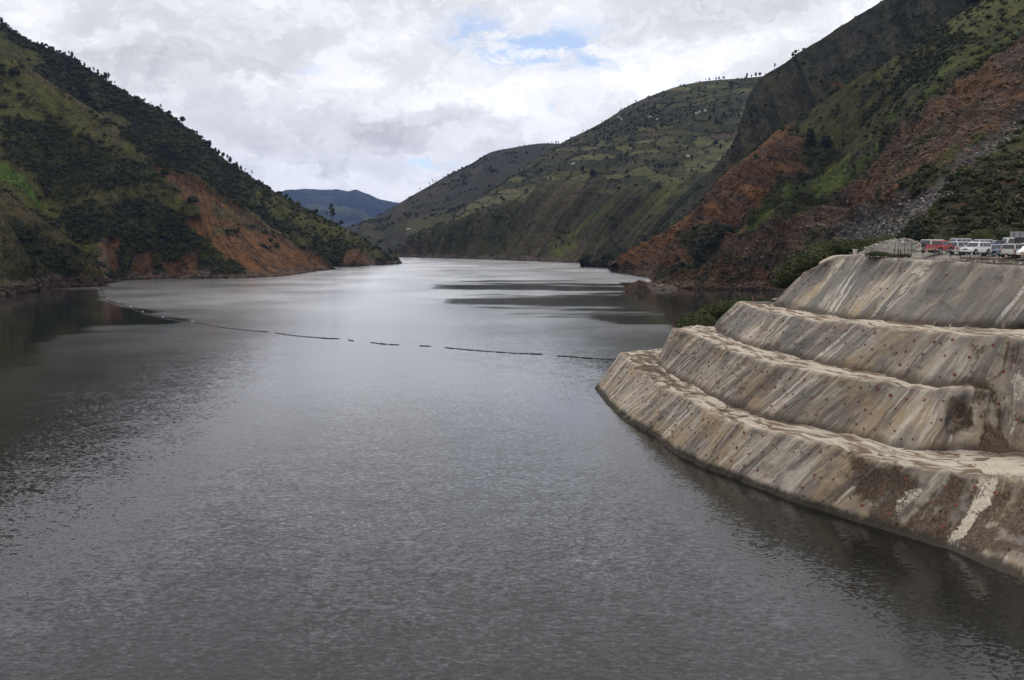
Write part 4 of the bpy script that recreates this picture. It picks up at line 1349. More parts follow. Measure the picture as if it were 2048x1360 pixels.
n_pl = n_pi = 0
for i, t in enumerate(TERR):
    ds = t['s'][1] - t['s'][0]
    vis = [k for k in range(len(t['s'])) if 1150 < t['px'][t['nb'] + 20, k, 0] < 2060 and t['px'][t['nb'] + 20, k, 1] > 500 and k > 90]
    k0, k1 = vis[0], vis[-1]
    step = 2.35 / ds
    for row, f in enumerate((0.18, 0.47, 0.76)):
        k = k0 + rs.uniform(0, step) + (row % 2) * step * 0.5
        while k < k1:
            if n_pl < 295 and rs.rand() < 0.66:
                stud(t, int(k), np.clip(f + rs.uniform(-0.05, 0.05), 0.08, 0.9), ME_PLATE, 'anchor_plate')
                n_pl += 1
            if n_pi < 295 and rs.rand() < 0.50:
                stud(t, int(min(k + step * 0.5, k1)), np.clip(f + rs.uniform(-0.1, 0.12), 0.05, 0.92), ME_PIPE, 'drain_pipe')
                n_pi += 1
            k += step * rs.uniform(0.85, 1.2)
# ================================================================== CAR PARK AND EMBANKMENT
def gravel_mat(name, a, b, c, s=1.0):
    m, t = mat(name)
    geo = t.n('ShaderNodeNewGeometry').outputs['Position']
    n1 = t.noise(geo, 0.35 * s, 5, 0.6)
    n2 = t.noise(geo, 4.0 * s, 6, 0.7)
    col = t.mix(t.rng(n1, 0.38, 0.62), a, b)
    col = t.mix(t.math('MULTIPLY', t.rng(n2, 0.52, 0.7), 0.7), col, c)
    bp = t.n('ShaderNodeBump', {'Strength': 0.9, 'Distance': 0.25, 'Height': n2})
    finish(t, **{'Base Color': col, 'Roughness': 0.95, 'Specular IOR Level': 0.15, 'Normal': bp.outputs[0]})
    return m


M_GRAVEL = gravel_mat('grey_gravel', (0.23, 0.205, 0.18), (0.33, 0.30, 0.265), (0.12, 0.10, 0.085))
M_DIRT = gravel_mat('brown_dirt', (0.085, 0.066, 0.045), (0.13, 0.10, 0.07), (0.055, 0.045, 0.03))
LOT_Z = 27.05


def lotz(x, y):
    return LOT_Z + np.clip(0.062 * (68.0 - np.asarray(x, float)), 0, 0.62)


def build_lot():
    t4 = TERR[3]
    cc = t4['cc']
    i0 = int(np.where(to_px(cc)[:, 0] < 1690)[0].max())
    edge = cc[i0:]
    tg = np.gradient(edge, axis=0)
    n = np.stack([-tg[:, 1], tg[:, 0], 0 * tg[:, 0]], 1)
    n /= np.linalg.norm(n, axis=1, keepdims=True)
    for _ in range(80):
        n[1:-1] = n[1:-1] * 0.5 + (n[:-2] + n[2:]) * 0.25
    u = np.linspace(0, 1, len(edge))
    bx = np.interp(u, [0, .15, .35, .6, 1], [72, 88, 112, 165, 320])
    by = np.interp(u, [0, .15, .35, .6, 1], [186, 190, 165, 146, 130])
    back = np.stack([bx, by, 0 * bx + 27.6], 1)
    r1 = edge + n * 1.2
    r1[:, 2] = edge[:, 2] + 0.02
    r2 = edge + n * 1.9
    r2[:, 2] = LOT_Z - 0.27
    rows = [edge + n * 0.5 - np.array([0, 0, 0.3]), r1]
    for f in np.linspace(0.2, 1, 6):
        rows.append(r1 * (1 - f) + r2 * f)
    for f in np.linspace(0, 1, 90)[1:]:
        q = r2 * (1 - f) + back * f
        q[:, 2] = LOT_Z - 0.27 + (lotz(q[:, 0], q[:, 1]) - LOT_Z + 0.27) * np.clip(f / 0.06, 0, 1) + 0.55 * sstep(0.25, 1.0, f)
        rows.append(q)
    P = np.stack(rows, 0)
    P[2:, :, 2] += 0.06 * fbm(P[2:] * 0.35, 4, seed=401) + 0.05 * fbm(P[2:] * 1.4, 3, seed=402)
    me = np_mesh('car_park_ground', P.reshape(-1, 3), grid_q(*P.shape[:2]), M_GRAVEL)
    me.materials.append(M_DIRT)
    mi = np.zeros((P.shape[0] - 1, P.shape[1] - 1), np.int32)
    dirt = (to_px(P)[:-1, :-1, 0] > 1915)
    mi[1:9] = dirt[1:9]
    me.polygons.foreach_set('material_index', mi.ravel())
    link('car_park_ground', me, kind='structure', label='gravel car park on top of the terraced slope')


build_lot()


def emb_z(x, y):
    p = np.stack([np.asarray(x, float), np.asarray(y, float)], -1)
    d = np.maximum(-poly_sd(p, [(61, 139), (74, 170), (86, 194), (170, 190), (170, 100), (75, 100)]), 0)
    return 26.6 - 0.5 * d


def build_emb():
    X, Y = np.meshgrid(np.linspace(30, 150, 90), np.linspace(128, 300, 110))
    Z = emb_z(X, Y) + 0.5 * fbm(np.stack([X, Y, 0 * X], -1) * 0.1, 4, seed=411)
    P = np.stack([X, Y, Z], -1)
    # keep the sheet clear of the terraces in front
    keep = Y[:-1, :-1] > np.interp(X[:-1, :-1], [30, 45, 56, 70, 150], [160, 150, 143, 142, 142])
    Q = grid_q(*X.shape)[keep.ravel()]
    me = np_mesh('embankment', P.reshape(-1, 3), Q, M_DIRT)
    link('embankment', me, kind='structure', label='bushy earth bank behind the terraced slope')


build_emb()


# ================================================================== PLANTS
def leaf_mat(name, c1, c2, c3):
    m, t = mat(name)
    oi = t.n('ShaderNodeObjectInfo')
    tint = t.n('ShaderNodeSeparateColor', {0: t.n('ShaderNodeVertexColor', layer_name='Tint').outputs['Color']})
    geo = t.n('ShaderNodeNewGeometry').outputs['Position']
    reg = t.noise(geo, 0.035, 4, 0.6)
    c = t.mix(t.rng(oi.outputs['Random'], 0, 1, 0, 1, False), c1, c2)
    c = t.mix(t.math('MULTIPLY', t.rng(reg, 0.45, 0.62), 0.6), c, c3)
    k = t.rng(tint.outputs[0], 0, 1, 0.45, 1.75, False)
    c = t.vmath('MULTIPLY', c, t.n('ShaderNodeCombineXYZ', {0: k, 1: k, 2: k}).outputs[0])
    finish(t, **{'Base Color': c, 'Roughness': 0.75, 'Specular IOR Level': 0.25})
    return m


M_SCRUB = leaf_mat('scrub_leaves', (0.024, 0.029, 0.009), (0.050, 0.054, 0.015), (0.080, 0.082, 0.020))
M_TREE = leaf_mat('tree_leaves', (0.020, 0.026, 0.013), (0.034, 0.040, 0.018), (0.030, 0.038, 0.016))
M_BUSH = leaf_mat('bush_leaves', (0.034, 0.046, 0.012), (0.056, 0.066, 0.017), (0.075, 0.074, 0.020))
M_BARK = plain('bark', (0.075, 0.060, 0.048), 0.9, var=0.4)


def leaves(blobs, n, size, seed, flat=0.0, core=True):
    """leaf clumps spread over the outer part of several lobes, with a ragged inner mass"""
    r = np.random.RandomState(seed)
    blobs = np.asarray(blobs, float)           # x y z rx ry rz
    w = blobs[:, 3] * blobs[:, 4] + blobs[:, 3] * blobs[:, 5]
    k = r.choice(len(blobs), n, p=w / w.sum())
    d = r.normal(size=(n, 3))
    d /= np.linalg.norm(d, axis=1, keepdims=True)
    rad = 0.62 + 0.48 * r.rand(n) ** 0.7
    c = blobs[k, :3] + d * blobs[k, 3:6] * rad[:, None]
    nr = d + 0.9 * r.normal(size=(n, 3)) + np.array([0, 0, 0.35])
    nr /= np.linalg.norm(nr, axis=1, keepdims=True)
    a = np.cross(nr, r.normal(size=(n, 3)))
    a /= np.linalg.norm(a, axis=1, keepdims=True)
    b = np.cross(nr, a)
    s = size * (0.6 + 0.8 * r.rand(n))[:, None]
    a, b = a * s, b * s * 0.62
    V = np.stack([c - a, c - b * 0.9 + nr * s * 0.12, c + a, c + b], 1).reshape(-1, 3)
    Q = np.arange(4 * n).reshape(n, 4)
    tint = np.repeat(r.rand(n), 4)
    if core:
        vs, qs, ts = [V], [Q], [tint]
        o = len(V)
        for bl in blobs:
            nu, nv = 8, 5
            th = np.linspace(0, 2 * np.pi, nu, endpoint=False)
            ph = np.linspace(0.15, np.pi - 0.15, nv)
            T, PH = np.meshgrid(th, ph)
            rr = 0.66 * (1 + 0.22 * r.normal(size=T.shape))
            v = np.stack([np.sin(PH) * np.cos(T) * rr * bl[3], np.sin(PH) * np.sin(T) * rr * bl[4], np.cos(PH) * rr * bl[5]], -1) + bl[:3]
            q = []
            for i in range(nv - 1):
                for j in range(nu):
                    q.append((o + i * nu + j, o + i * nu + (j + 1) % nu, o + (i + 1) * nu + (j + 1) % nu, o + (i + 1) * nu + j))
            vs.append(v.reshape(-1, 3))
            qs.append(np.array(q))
            ts.append(np.full(nu * nv, 0.25))  # inner mass tinted darker: shade inside the crown put into the colour
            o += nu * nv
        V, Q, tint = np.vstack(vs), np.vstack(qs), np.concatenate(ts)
    return V, Q, tint


def leaf_mesh(name, blobs, n, size, seed, material, core=True):
    V, Q, tint = leaves(blobs, n, size, seed, core=core)
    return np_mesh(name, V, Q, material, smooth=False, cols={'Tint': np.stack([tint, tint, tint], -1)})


def lobes(r, n, R_, h, spread, lift):
    out = []
    for _ in range(n):
        a, q = r.uniform(0, 6.28), r.uniform(0, 1) ** 0.5 * spread
        s = r.uniform(0.55, 1.0)
        out.append((math.cos(a) * q, math.sin(a) * q, lift + r.uniform(0, h), R_ * s, R_ * s * r.uniform(0.8, 1.2), R_ * s * r.uniform(0.7, 1.0)))
    return out


PROTO = bpy.data.collections.new('scatter_sources')      # not linked to the scene: only instanced


def proto(coll, name, me):
    o = bpy.data.objects.new(name, me)
    coll.objects.link(o)


COL_SHRUB = bpy.data.collections.new('shrub_sources')
for i in range(5):
    r_ = random.Random(40 + i)
    proto(COL_SHRUB, 'shrub_%d' % i, leaf_mesh('shrub', lobes(r_, 4, 0.62, 0.35, 0.62, 0.30), 120, 0.17, 50 + i, M_SCRUB))


def rock_mesh(name, seed, material, flat=0.6):
    bm = bmesh.new()
    bmesh.ops.create_icosphere(bm, subdivisions=1, radius=1.0)
    r = random.Random(seed)
    ax = [Vector((r.gauss(0, 1), r.gauss(0, 1), r.gauss(0, 1))).normalized() for _ in range(7)]
    cut = [r.uniform(0.45, 0.8) for _ in ax]
    for v in bm.verts:
        for a, c in zip(ax, cut):
            dd = v.co.dot(a)
            if dd > c:
                v.co -= a * (dd - c)
        v.co *= 1 + r.uniform(-0.06, 0.06)
        v.co.z *= flat
    me = bpy.data.meshes.new(name)
    bm.to_mesh(me)
    bm.free()
    me.materials.append(material)
    return me


def rock_mat(name, a, b, c):
    m, t = mat(name)
    oi = t.n('ShaderNodeObjectInfo')
    geo = t.n('ShaderNodeNewGeometry').outputs['Position']
    rr = oi.outputs['Random']
    col = t.mix(t.rng(rr, 0.0, 0.55, 0, 1, False), a, b)
    col = t.mix(t.rng(rr, 0.72, 0.78), col, c)
    n = t.noise(geo, 1.6, 5, 0.65)
    k = t.rng(n, 0.3, 0.7, 0.6, 1.3)
    col = t.vmath('MULTIPLY', col, t.n('ShaderNodeCombineXYZ', {0: k, 1: k, 2: k}).outputs[0])
    finish(t, **{'Base Color': col, 'Roughness': 0.9, 'Specular IOR Level': 0.25})
    return m


M_ROCK = rock_mat('slide_rock', (0.058, 0.039, 0.025), (0.125, 0.083, 0.050), (0.180, 0.098, 0.050))
M_SLATE = rock_mat('grey_slate', (0.064, 0.059, 0.051), (0.150, 0.136, 0.118), (0.27, 0.25, 0.22))
M_RUBBLE = rock_mat('pale_rubble', (0.26, 0.235, 0.20), (0.40, 0.37, 0.32), (0.16, 0.14, 0.12))
COL_ROCK = bpy.data.collections.new('rock_sources')
COL_SLATE = bpy.data.collections.new('slate_sources')
COL_RUB = bpy.data.collections.new('rubble_sources')
for i in range(5):
    proto(COL_ROCK, 'rock_%d' % i, rock_mesh('rock', 60 + i, M_ROCK))
    proto(COL_SLATE, 'slate_%d' % i, rock_mesh('slate', 70 + i, M_SLATE, 0.4))
    proto(COL_RUB, 'rubble_%d' % i, rock_mesh('rubble', 80 + i, M_RUBBLE))


def scatter(name, P, rot, scl, coll, label, parent=None):
    """one uncountable mass of small things: points carrying instances"""
    me = bpy.data.meshes.new(name)
    me.vertices.add(len(P))
    me.vertices.foreach_set('co', np.ascontiguousarray(P, np.float32).ravel())
    for nm, arr in (('rot', rot), ('scl', scl)):
        a = me.attributes.new(nm, 'FLOAT_VECTOR', 'POINT')
        a.data.foreach_set('vector', np.ascontiguousarray(arr, np.float32).ravel())
    a = me.attributes.new('pick', 'INT', 'POINT')
    a.data.foreach_set('value', np.random.RandomState(len(P)).randint(0, len(coll.objects), len(P)).astype(np.int32))
    me.update()
    o = link(name, me, parent, kind='stuff', label=label)
    ng = bpy.data.node_groups.new(name, 'GeometryNodeTree')
    ng.interface.new_socket('Geometry', in_out='INPUT', socket_type='NodeSocketGeometry')
    ng.interface.new_socket('Geometry', in_out='OUTPUT', socket_type='NodeSocketGeometry')
    nd = ng.nodes
    gi, go = nd.new('NodeGroupInput'), nd.new('NodeGroupOutput')
    ip = nd.new('GeometryNodeInstanceOnPoints')
    ci = nd.new('GeometryNodeCollectionInfo')
    ci.inputs['Collection'].default_value = coll
    ci.inputs['Separate Children'].default_value = True
    ci.inputs['Reset Children'].default_value = True

    def attr(nm, ty):
        n = nd.new('GeometryNodeInputNamedAttribute')
        n.data_type = ty
        n.inputs['Name'].default_value = nm
        return [s for s in n.outputs if s.enabled and s.name == 'Attribute'][0]
    L = ng.links
    L.new(gi.outputs[0], ip.inputs['Points'])
    L.new(ci.outputs[0], ip.inputs['Instance'])
    ip.inputs['Pick Instance'].default_value = True
    L.new(attr('pick', 'INT'), ip.inputs['Instance Index'])
    L.new(attr('rot', 'FLOAT_VECTOR'), ip.inputs['Rotation'])
    L.new(attr('scl', 'FLOAT_VECTOR'), ip.inputs['Scale'])
    L.new(ip.outputs[0], go.inputs[0])
    md = o.modifiers.new('scatter', 'NODES')
    md.node_group = ng
    return o


RS = np.random.RandomState(3)


def sample(h, dens, count, margin=60):
    """random points on a hillside, thicker where dens is high"""
    P, px, A = h['P'], h['px'], h['A']
    w = A * dens * (px[..., 0] > -margin) * (px[..., 0] < 2048 + margin) * (px[..., 1] > -margin * 1.5)
    w = w[:-1, :-1].ravel()
    tot = w.sum()
    c = np.cumsum(w) / tot
    i = np.searchsorted(c, RS.rand(count)).clip(0, len(w) - 1)
    nc = P.shape[1]
    r, k = i // (nc - 1), i % (nc - 1)
    a, b = RS.rand(count, 1), RS.rand(count, 1)
    p = P[r, k] * (1 - a) * (1 - b) + P[r, k + 1] * a * (1 - b) + P[r + 1, k] * (1 - a) * b + P[r + 1, k + 1] * a * b
    return p, h['N'][r, k], r, k


def grow(key, per, rmin, rmax, label, hs=0.85, power=2.2):
    h = HILLS[key]
    w = h['A'] * h['dens']
    px = h['px']
    inside = (px[..., 0] > -60) & (px[..., 0] < 2108) & (px[..., 1] > -90)
    n = int((w * inside).sum() * per)
    p, nr, _, _ = sample(h, h['dens'], n)
    s = rmin + (rmax - rmin) * RS.rand(n) ** power
    scl = np.stack([s * RS.uniform(0.8, 1.25, n), s * RS.uniform(0.8, 1.25, n), s * hs * RS.uniform(0.75, 1.3, n)], 1)
    rot = np.stack([RS.uniform(-.15, .15, n), RS.uniform(-.15, .15, n), RS.uniform(0, 6.28, n)], 1)
    scatter('hillside_scrub', p - np.array([0, 0, 0.15]), rot, scl, COL_SHRUB, label)
    return n


NS = {}
NS['A1'] = grow('A1', 0.13, 1.1, 3.6, 'dark scrub covering the far left ridge')
NS['A2'] = grow('A2', 0.21, 0.8, 2.9, 'green scrub covering the left hillside above the slip')
NS['A3'] = grow('A3', 0.16, 0.8, 2.4, 'scrub on the low spur at the left edge')
NS['A4'] = grow('A4', 0.14, 0.6, 1.7, 'thin scrub on the nearest left spur')
NS['B1'] = grow('B1', 0.20, 0.6, 2.5, 'bushes and scrub on the right hillside between the rock slides')
NS['B2'] = grow('B2', 0.10, 0.8, 2.6, 'low dark scrub on the steep right slope')
NS['C1'] = grow('C1', 0.036, 1.0, 3.4, 'hedges and scrub on the far right bank')
NS['C2'] = grow('C2', 0.018, 1.8, 4.5, 'scrub on the dark rounded hill')
print('scrub', NS)

# loose rock
hB = HILLS['B1']
pxB, PB = hB['px'], hB['P']


def rocks(poly, count, smin, smax, coll, label, soft=6, jit=14, seed=0, power=3.0, stretch=1.5, extra=None):
    d = pm(pxB, PB, poly, soft, jit, 0.05, seed)
    if extra is not None:
        d = d * extra
    # about even on the slope as one sees it, so the nearer part is not bare
    d = d / np.clip(PB[..., 1] / 400, 0.15, 3) ** 1.2
    p, nr, r, k = sample(hB, d, count)
    s = smin + (smax - smin) * RS.rand(count) ** power
    scl = np.stack([s * RS.uniform(0.9, stretch * 1.3, count), s * RS.uniform(0.7, 1.1, count), s * RS.uniform(0.5, 1.0, count)], 1)
    rot = np.stack([RS.uniform(-.5, .5, count), RS.uniform(-.6, .6, count), RS.uniform(0, 6.28, count)], 1)
    return scatter('loose_rock', p, rot, scl, coll, label)


rocks(SCREEP, 16000, 0.10, 0.85, COL_SLATE, 'grey slate scree running down beside the rock slide', seed=78, power=3.5)
rocks(SCAR2, 9000, 0.12, 1.2, COL_ROCK, 'broken brown and orange rock on the torn right slope', seed=72, power=4)
rocks(SCAR1, 1800, 0.15, 1.2, COL_ROCK, 'broken red rock on the lower left slide of the right bank', seed=71, power=4)
rocks(VEGLOW, 900, 0.15, 0.8, COL_ROCK, 'stones among the bushes above the car park', seed=95)
for key, n, mx in (('A2', 1500, 1.1), ('A3', 900, 1.3), ('A4', 500, 1.1), ('A1', 300, 1.1)):
    h = HILLS[key]
    band = sstep(0.2, 0.8, h['P'][..., 2]) * sstep(5.5, 2.5, h['P'][..., 2])
    p, _, _, _ = sample(h, band, n)
    s = 0.25 + (mx - 0.25) * RS.rand(n) ** 2.5
    scatter('shore_rock', p, np.stack([RS.uniform(-.5, .5, n), RS.uniform(-.5, .5, n), RS.uniform(0, 6.3, n)], 1),
            np.stack([s * 1.2, s, s * 0.8], 1), COL_ROCK, 'stones along the left shore')
band = sstep(0.1, 0.5, PB[..., 2]) * sstep(4.0, 1.5, PB[..., 2]) * (PB[..., 1] > 390)
p, _, _, _ = sample(hB, band, 2600)
s = 0.2 + 1.2 * RS.rand(2600) ** 3
scatter('shore_rock', p, np.stack([RS.uniform(-.5, .5, 2600), RS.uniform(-.5, .5, 2600), RS.uniform(0, 6.3, 2600)], 1), np.stack([s * 1.2, s, s * 0.8], 1), COL_ROCK,
        'stones along the right shore below the slide')

# ------------------------------------------------------------------ single trees
TREES = {}


def tree_kind(name, H, crown, n, size, seed, trunk_r, limbs=4, mat_=None):
    r = random.Random(seed)
    mb = MB()
    lean = (r.uniform(-.06, .06) * H, r.uniform(-.06, .06) * H)
    top = max(b[2] for b in crown)
    mb.tube([(0, 0, -0.8 if H > 4 else -0.25), (lean[0] * .2, lean[1] * .2, H * .3), (lean[0] * .6, lean[1] * .6, H * .6), (lean[0], lean[1], top)],
            [trunk_r * 1.15, trunk_r * 0.85, trunk_r * 0.6, trunk_r * 0.2], 6)
    for b in sorted(crown, key=lambda b: -b[3])[:limbs]:
        z0 = max(0.3 * H, b[2] - 0.22 * H)
        f = z0 / top
        mb.tube([(lean[0] * f, lean[1] * f, z0), ((lean[0] * f + b[0]) / 2, (lean[1] * f + b[1]) / 2, (z0 + b[2]) / 2 + 0.1), (b[0], b[1], b[2])], [trunk_r * .5, trunk_r * .35, trunk_r * .15], 5)
    tm = mb.mesh('trunk', M_BARK, smooth=True)
    cm = leaf_mesh('crown', [(b[0] + lean[0] * .6, b[1] + lean[1] * .6, *b[2:]) for b in crown], n, size, seed, mat_ or M_TREE)
    TREES[name] = (tm, cm, H)


tree_kind('tall', 10, [(0.3, 0, 9.2, 1.0, 0.9, 1.2), (-0.9, 0.5, 7.9, 1.1, 1.0, 1.0), (0.9, -0.5, 6.6, 1.0, 1.1, 0.9), (-0.5, -0.6, 5.4, 0.9, 0.9, 0.8), (0.6, 0.7, 8.0, 0.8, 0.8, 0.9)], 420, 0.38, 1, 0.22)
tree_kind('spare', 11, [(0, 0, 10.2, 0.7, 0.7, 0.9), (-1.1, 0.2, 8.2, 0.7, 0.8, 0.6), (1.0, 0.4, 7.1, 0.7, 0.7, 0.5), (0.3, -0.8, 9.0, 0.5, 0.5, 0.5)], 240, 0.34, 2, 0.2)
tree_kind('round', 6, [(0, 0, 4.6, 1.9, 1.8, 1.5), (1.1, 0.4, 3.6, 1.4, 1.4, 1.1), (-1.1, -0.4, 3.4, 1.4, 1.3, 1.1), (0.2, 1.0, 3.8, 1.3, 1.3, 1.1)], 520, 0.40, 3, 0.2)
tree_kind('dense', 8, [(0, 0, 6.6, 1.3, 1.3, 1.5), (0.6, 0.3, 5.0, 1.5, 1.4, 1.3), (-0.7, -0.3, 4.2, 1.5, 1.6, 1.2), (0.1, 0.2, 2.9, 1.7, 1.6, 1.1)], 560, 0.40, 4, 0.25)
tree_kind('narrow', 11, [(0, 0, 9.6, 0.6, 0.6, 1.2), (0.15, 0, 7.8, 0.85, 0.85, 1.3), (-0.1, 0.1, 5.9, 1.0, 1.0, 1.3), (0.1, -0.1, 4.0, 1.05, 1.05, 1.2)], 480, 0.36, 5, 0.2)
tree_kind('bush', 3, [(0, 0, 1.7, 1.5, 1.5, 1.1), (1.1, 0.3, 1.2, 1.2, 1.2, 0.9), (-1.0, 0.5, 1.25, 1.2, 1.1, 0.9), (0.2, -1.0, 1.1, 1.2, 1.1, 0.8), (0.1, 0.9, 1.2, 1.1, 1.1, 0.9)], 3400, 0.125, 6, 0.08, mat_=M_BUSH)
tree_kind('bush_b', 3, [(0, 0, 1.5, 1.3, 1.4, 1.2), (0.9, -0.5, 1.1, 1.2, 1.0, 0.8), (-1.1, -0.2, 1.0, 1.3, 1.1, 0.8), (-0.3, 0.9, 1.4, 1.0, 1.1, 0.9), (1.3, 0.6, 0.9, 0.8, 0.8, 0.7)], 3200, 0.125, 7, 0.08, mat_=M_BUSH)
tree_kind('bush_c', 3, [(0, 0, 0.9, 1.4, 1.2, 0.7), (1.3, 0.2, 0.7, 1.1, 1.0, 0.6), (-1.3, -0.2, 0.8, 1.2, 1.0, 0.6)], 2000, 0.115, 8, 0.06, mat_=M_BUSH)


def plant(kind, p, H, name, label, cat, group=None, wide=1.0):
    tm, cm, h0 = TREES[kind]
    k = H / h0
    t = thing(name, label, cat, loc=tuple(float(v) for v in p), rotz=rnd.uniform(0, 6.28), group=group)
    t.scale = (k * wide * rnd.uniform(0.85, 1.15), k * wide * rnd.uniform(0.85, 1.15), k)
    link('trunk', tm, t)
    link('crown', cm, t)
    return t


def skyline(key, x):
    h = HILLS[key]
    px = h['px']
    m = np.abs(px[..., 0] - x) < 2.2
    yy = np.where(m, px[..., 1], 1e9)
    i = np.unravel_index(np.argmin(yy), yy.shape)
    return h['P'][i] - np.array([0, 0, 0.3])


def on_slope(key, x, y):
    h = HILLS[key]
    d = np.hypot(h['px'][..., 0] - x, h['px'][..., 1] - y) + (h['vv'] > (3.0 if key in ('B1', 'C1') else 2.0)) * 500
    i = np.unravel_index(np.argmin(d), d.shape)
    return h['P'][i]


def px_h(P, n):
    return n * P[1] / F


# trees standing on the crest of the left ridge: (x, height in px, kind)
LT = [(5, 20, 'dense'), (14, 12, 'dense'), (24, 10, 'round'), (78, 11, 'dense'), (86, 13, 'dense'), (94, 10, 'round'), (106, 6, 'round'), (122, 11, 'round'), (132, 9, 'tall'), (139, 13, 'tall'), (146, 17, 'dense'),
      (152, 13, 'tall'), (160, 10, 'round'), (171, 13, 'dense'), (181, 12, 'round'), (190, 15, 'tall'), (198, 18, 'tall'), (205, 15, 'dense'), (213, 22, 'dense'), (217, 26, 'tall'), (225, 12, 'spare'),
      (232, 18, 'spare'), (239, 10, 'spare'), (277, 8, 'round'), (292, 15, 'tall'), (304, 13, 'spare'), (323, 17, 'tall'), (340, 14, 'round'), (352, 5, 'round'), (366, 18, 'round'), (387, 10, 'spare'),
      (397, 20, 'tall'), (407, 16, 'spare'), (417, 17, 'dense'), (422, 20, 'dense'), (433, 14, 'dense'), (440, 16, 'dense'), (449, 18, 'round'), (457, 24, 'tall'), (463, 20, 'dense'), (476, 15, 'dense'),
      (484, 18, 'dense'), (493, 16, 'spare'), (505, 18, 'spare'), (522, 8, 'round'), (527, 12, 'dense'), (562, 9, 'round'), (575, 12, 'round'), (582, 13, 'round'), (600, 7, 'round'), (628, 7, 'round')]
for i_, (x, hp, kd) in enumerate(LT):
    p = skyline('A1', x)
    lab = nth(i_ + 1) + ' tree from the left along the left skyline, ' + {'tall': 'tall with a broken crown', 'spare': 'thin with tufted branches',
           'round': 'small and round-headed', 'dense': 'bushy and dark'}[kd]
    plant(kd, p, px_h(p, hp) * rnd.uniform(0.55, 0.85), 'ridge_tree', lab, 'tree', 'trees along the left skyline')
for i_, (x, hp, kd) in enumerate(((634, 12, 'round'), (647, 10, 'dense'), (655, 16, 'spare'), (664, 36, 'spare'), (669, 28, 'tall'), (684, 12, 'round'))):
    p = skyline('A1', x) if x != 647 else on_slope('A1', 652, 447)
    plant(kd, p, px_h(p, hp), 'ridge_tree', 'tallest thin tree on the low end of the left ridge against the blue mountain' if hp == 36 else nth(i_ + 1) + ' tree from the left on the ridge end against the blue mountain',
          'tree', None if hp == 36 else 'trees at the low end of the left ridge')
# right skylines
for key, lst, lab in (('B2', ((1548, 14, 'tall'), (1580, 10, 'spare'), (1586, 16, 'dense'), (1590, 12, 'round'), (1597, 12, 'tall'), (1604, 8, 'round')), 'small dark tree on the steep right skyline'),
                      ('C1', ((1164, 8, 'tall'), (1172, 6, 'spare'), (1202, 9, 'narrow'), (1240, 8, 'round'), (1270, 9, 'dense'), (1390, 6, 'round'), (1410, 8, 'narrow'), (1418, 7, 'dense'), (1430, 9, 'dense'),
                              (1437, 10, 'dense'), (1446, 7, 'round'), (1493, 12, 'dense'), (1502, 12, 'dense'), (1511, 12, 'dense'), (1518, 11, 'round')), 'small tree on the crest of the far right bank'),
                      ('C2', ((812, 7, 'tall'), (838, 8, 'tall'), (857, 11, 'tall'), (863, 13, 'spare'), (869, 9, 'dense'), (904, 6, 'round'), (1095, 5, 'round'), (1105, 7, 'dense'), (1112, 7, 'dense'), (1118, 7, 'dense')),
                       'small tree on the crest of the dark rounded hill')):
    for i_, (x, hp, kd) in enumerate(lst):
        p = skyline(key, x)
        plant(kd, p, px_h(p, hp) * rnd.uniform(0.45, 0.85), 'ridge_tree', nth(i_ + 1) + ' from the left: ' + lab, 'tree', lab.replace('small ', '').replace('tree', 'trees', 1))
# trees and copses among the fields of the far right bank
CT = [(1181, 352), (1186, 350), (1192, 352), (1198, 349), (1165, 345), (1150, 343), (1262, 300), (1268, 298), (1256, 312), (1275, 316), (1250, 318), (1240, 322), (1230, 300), (1220, 302), (1270, 330),
      (1347, 312), (1352, 318), (1310, 340), (1318, 338), (1325, 341), (1333, 338), (1341, 336), (1348, 338), (1355, 334), (1380, 322), (1384, 315), (1392, 318), (1375, 300), (1290, 255), (1300, 258), (1310, 262),
      (1322, 256), (1335, 250), (1345, 248), (1360, 240), (1372, 238), (1388, 236), (1255, 262), (1240, 268), (1225, 272), (1420, 240), (1432, 246), (1448, 236), (1405, 214), (1380, 215), (1340, 215), (1310, 222),
      (1430, 295), (1440, 300), (1395, 340), (1405, 338), (1130, 330), (1120, 340), (1100, 360), (1215, 285), (1205, 300), (1465, 180), (1432, 182), (1460, 176), (1268, 237)]
CT.sort()
for i_, (x, y) in enumerate(CT):
    p = on_slope('C1', x + rnd.uniform(-2, 2), y + rnd.uniform(-2, 2))
    kd = rnd.choice(['dense', 'dense', 'narrow', 'round', 'tall'])
    plant(kd, p - np.array([0, 0, 0.3]), px_h(p, rnd.uniform(7, 13)), 'field_tree', nth(i_ + 1) + ' tree from the left among the fields of the far right bank, ' + {'narrow': 'narrow', 'round': 'round-headed',
          'tall': 'tall', 'dense': 'bushy'}[kd], 'tree', 'trees among the fields of the far right bank')
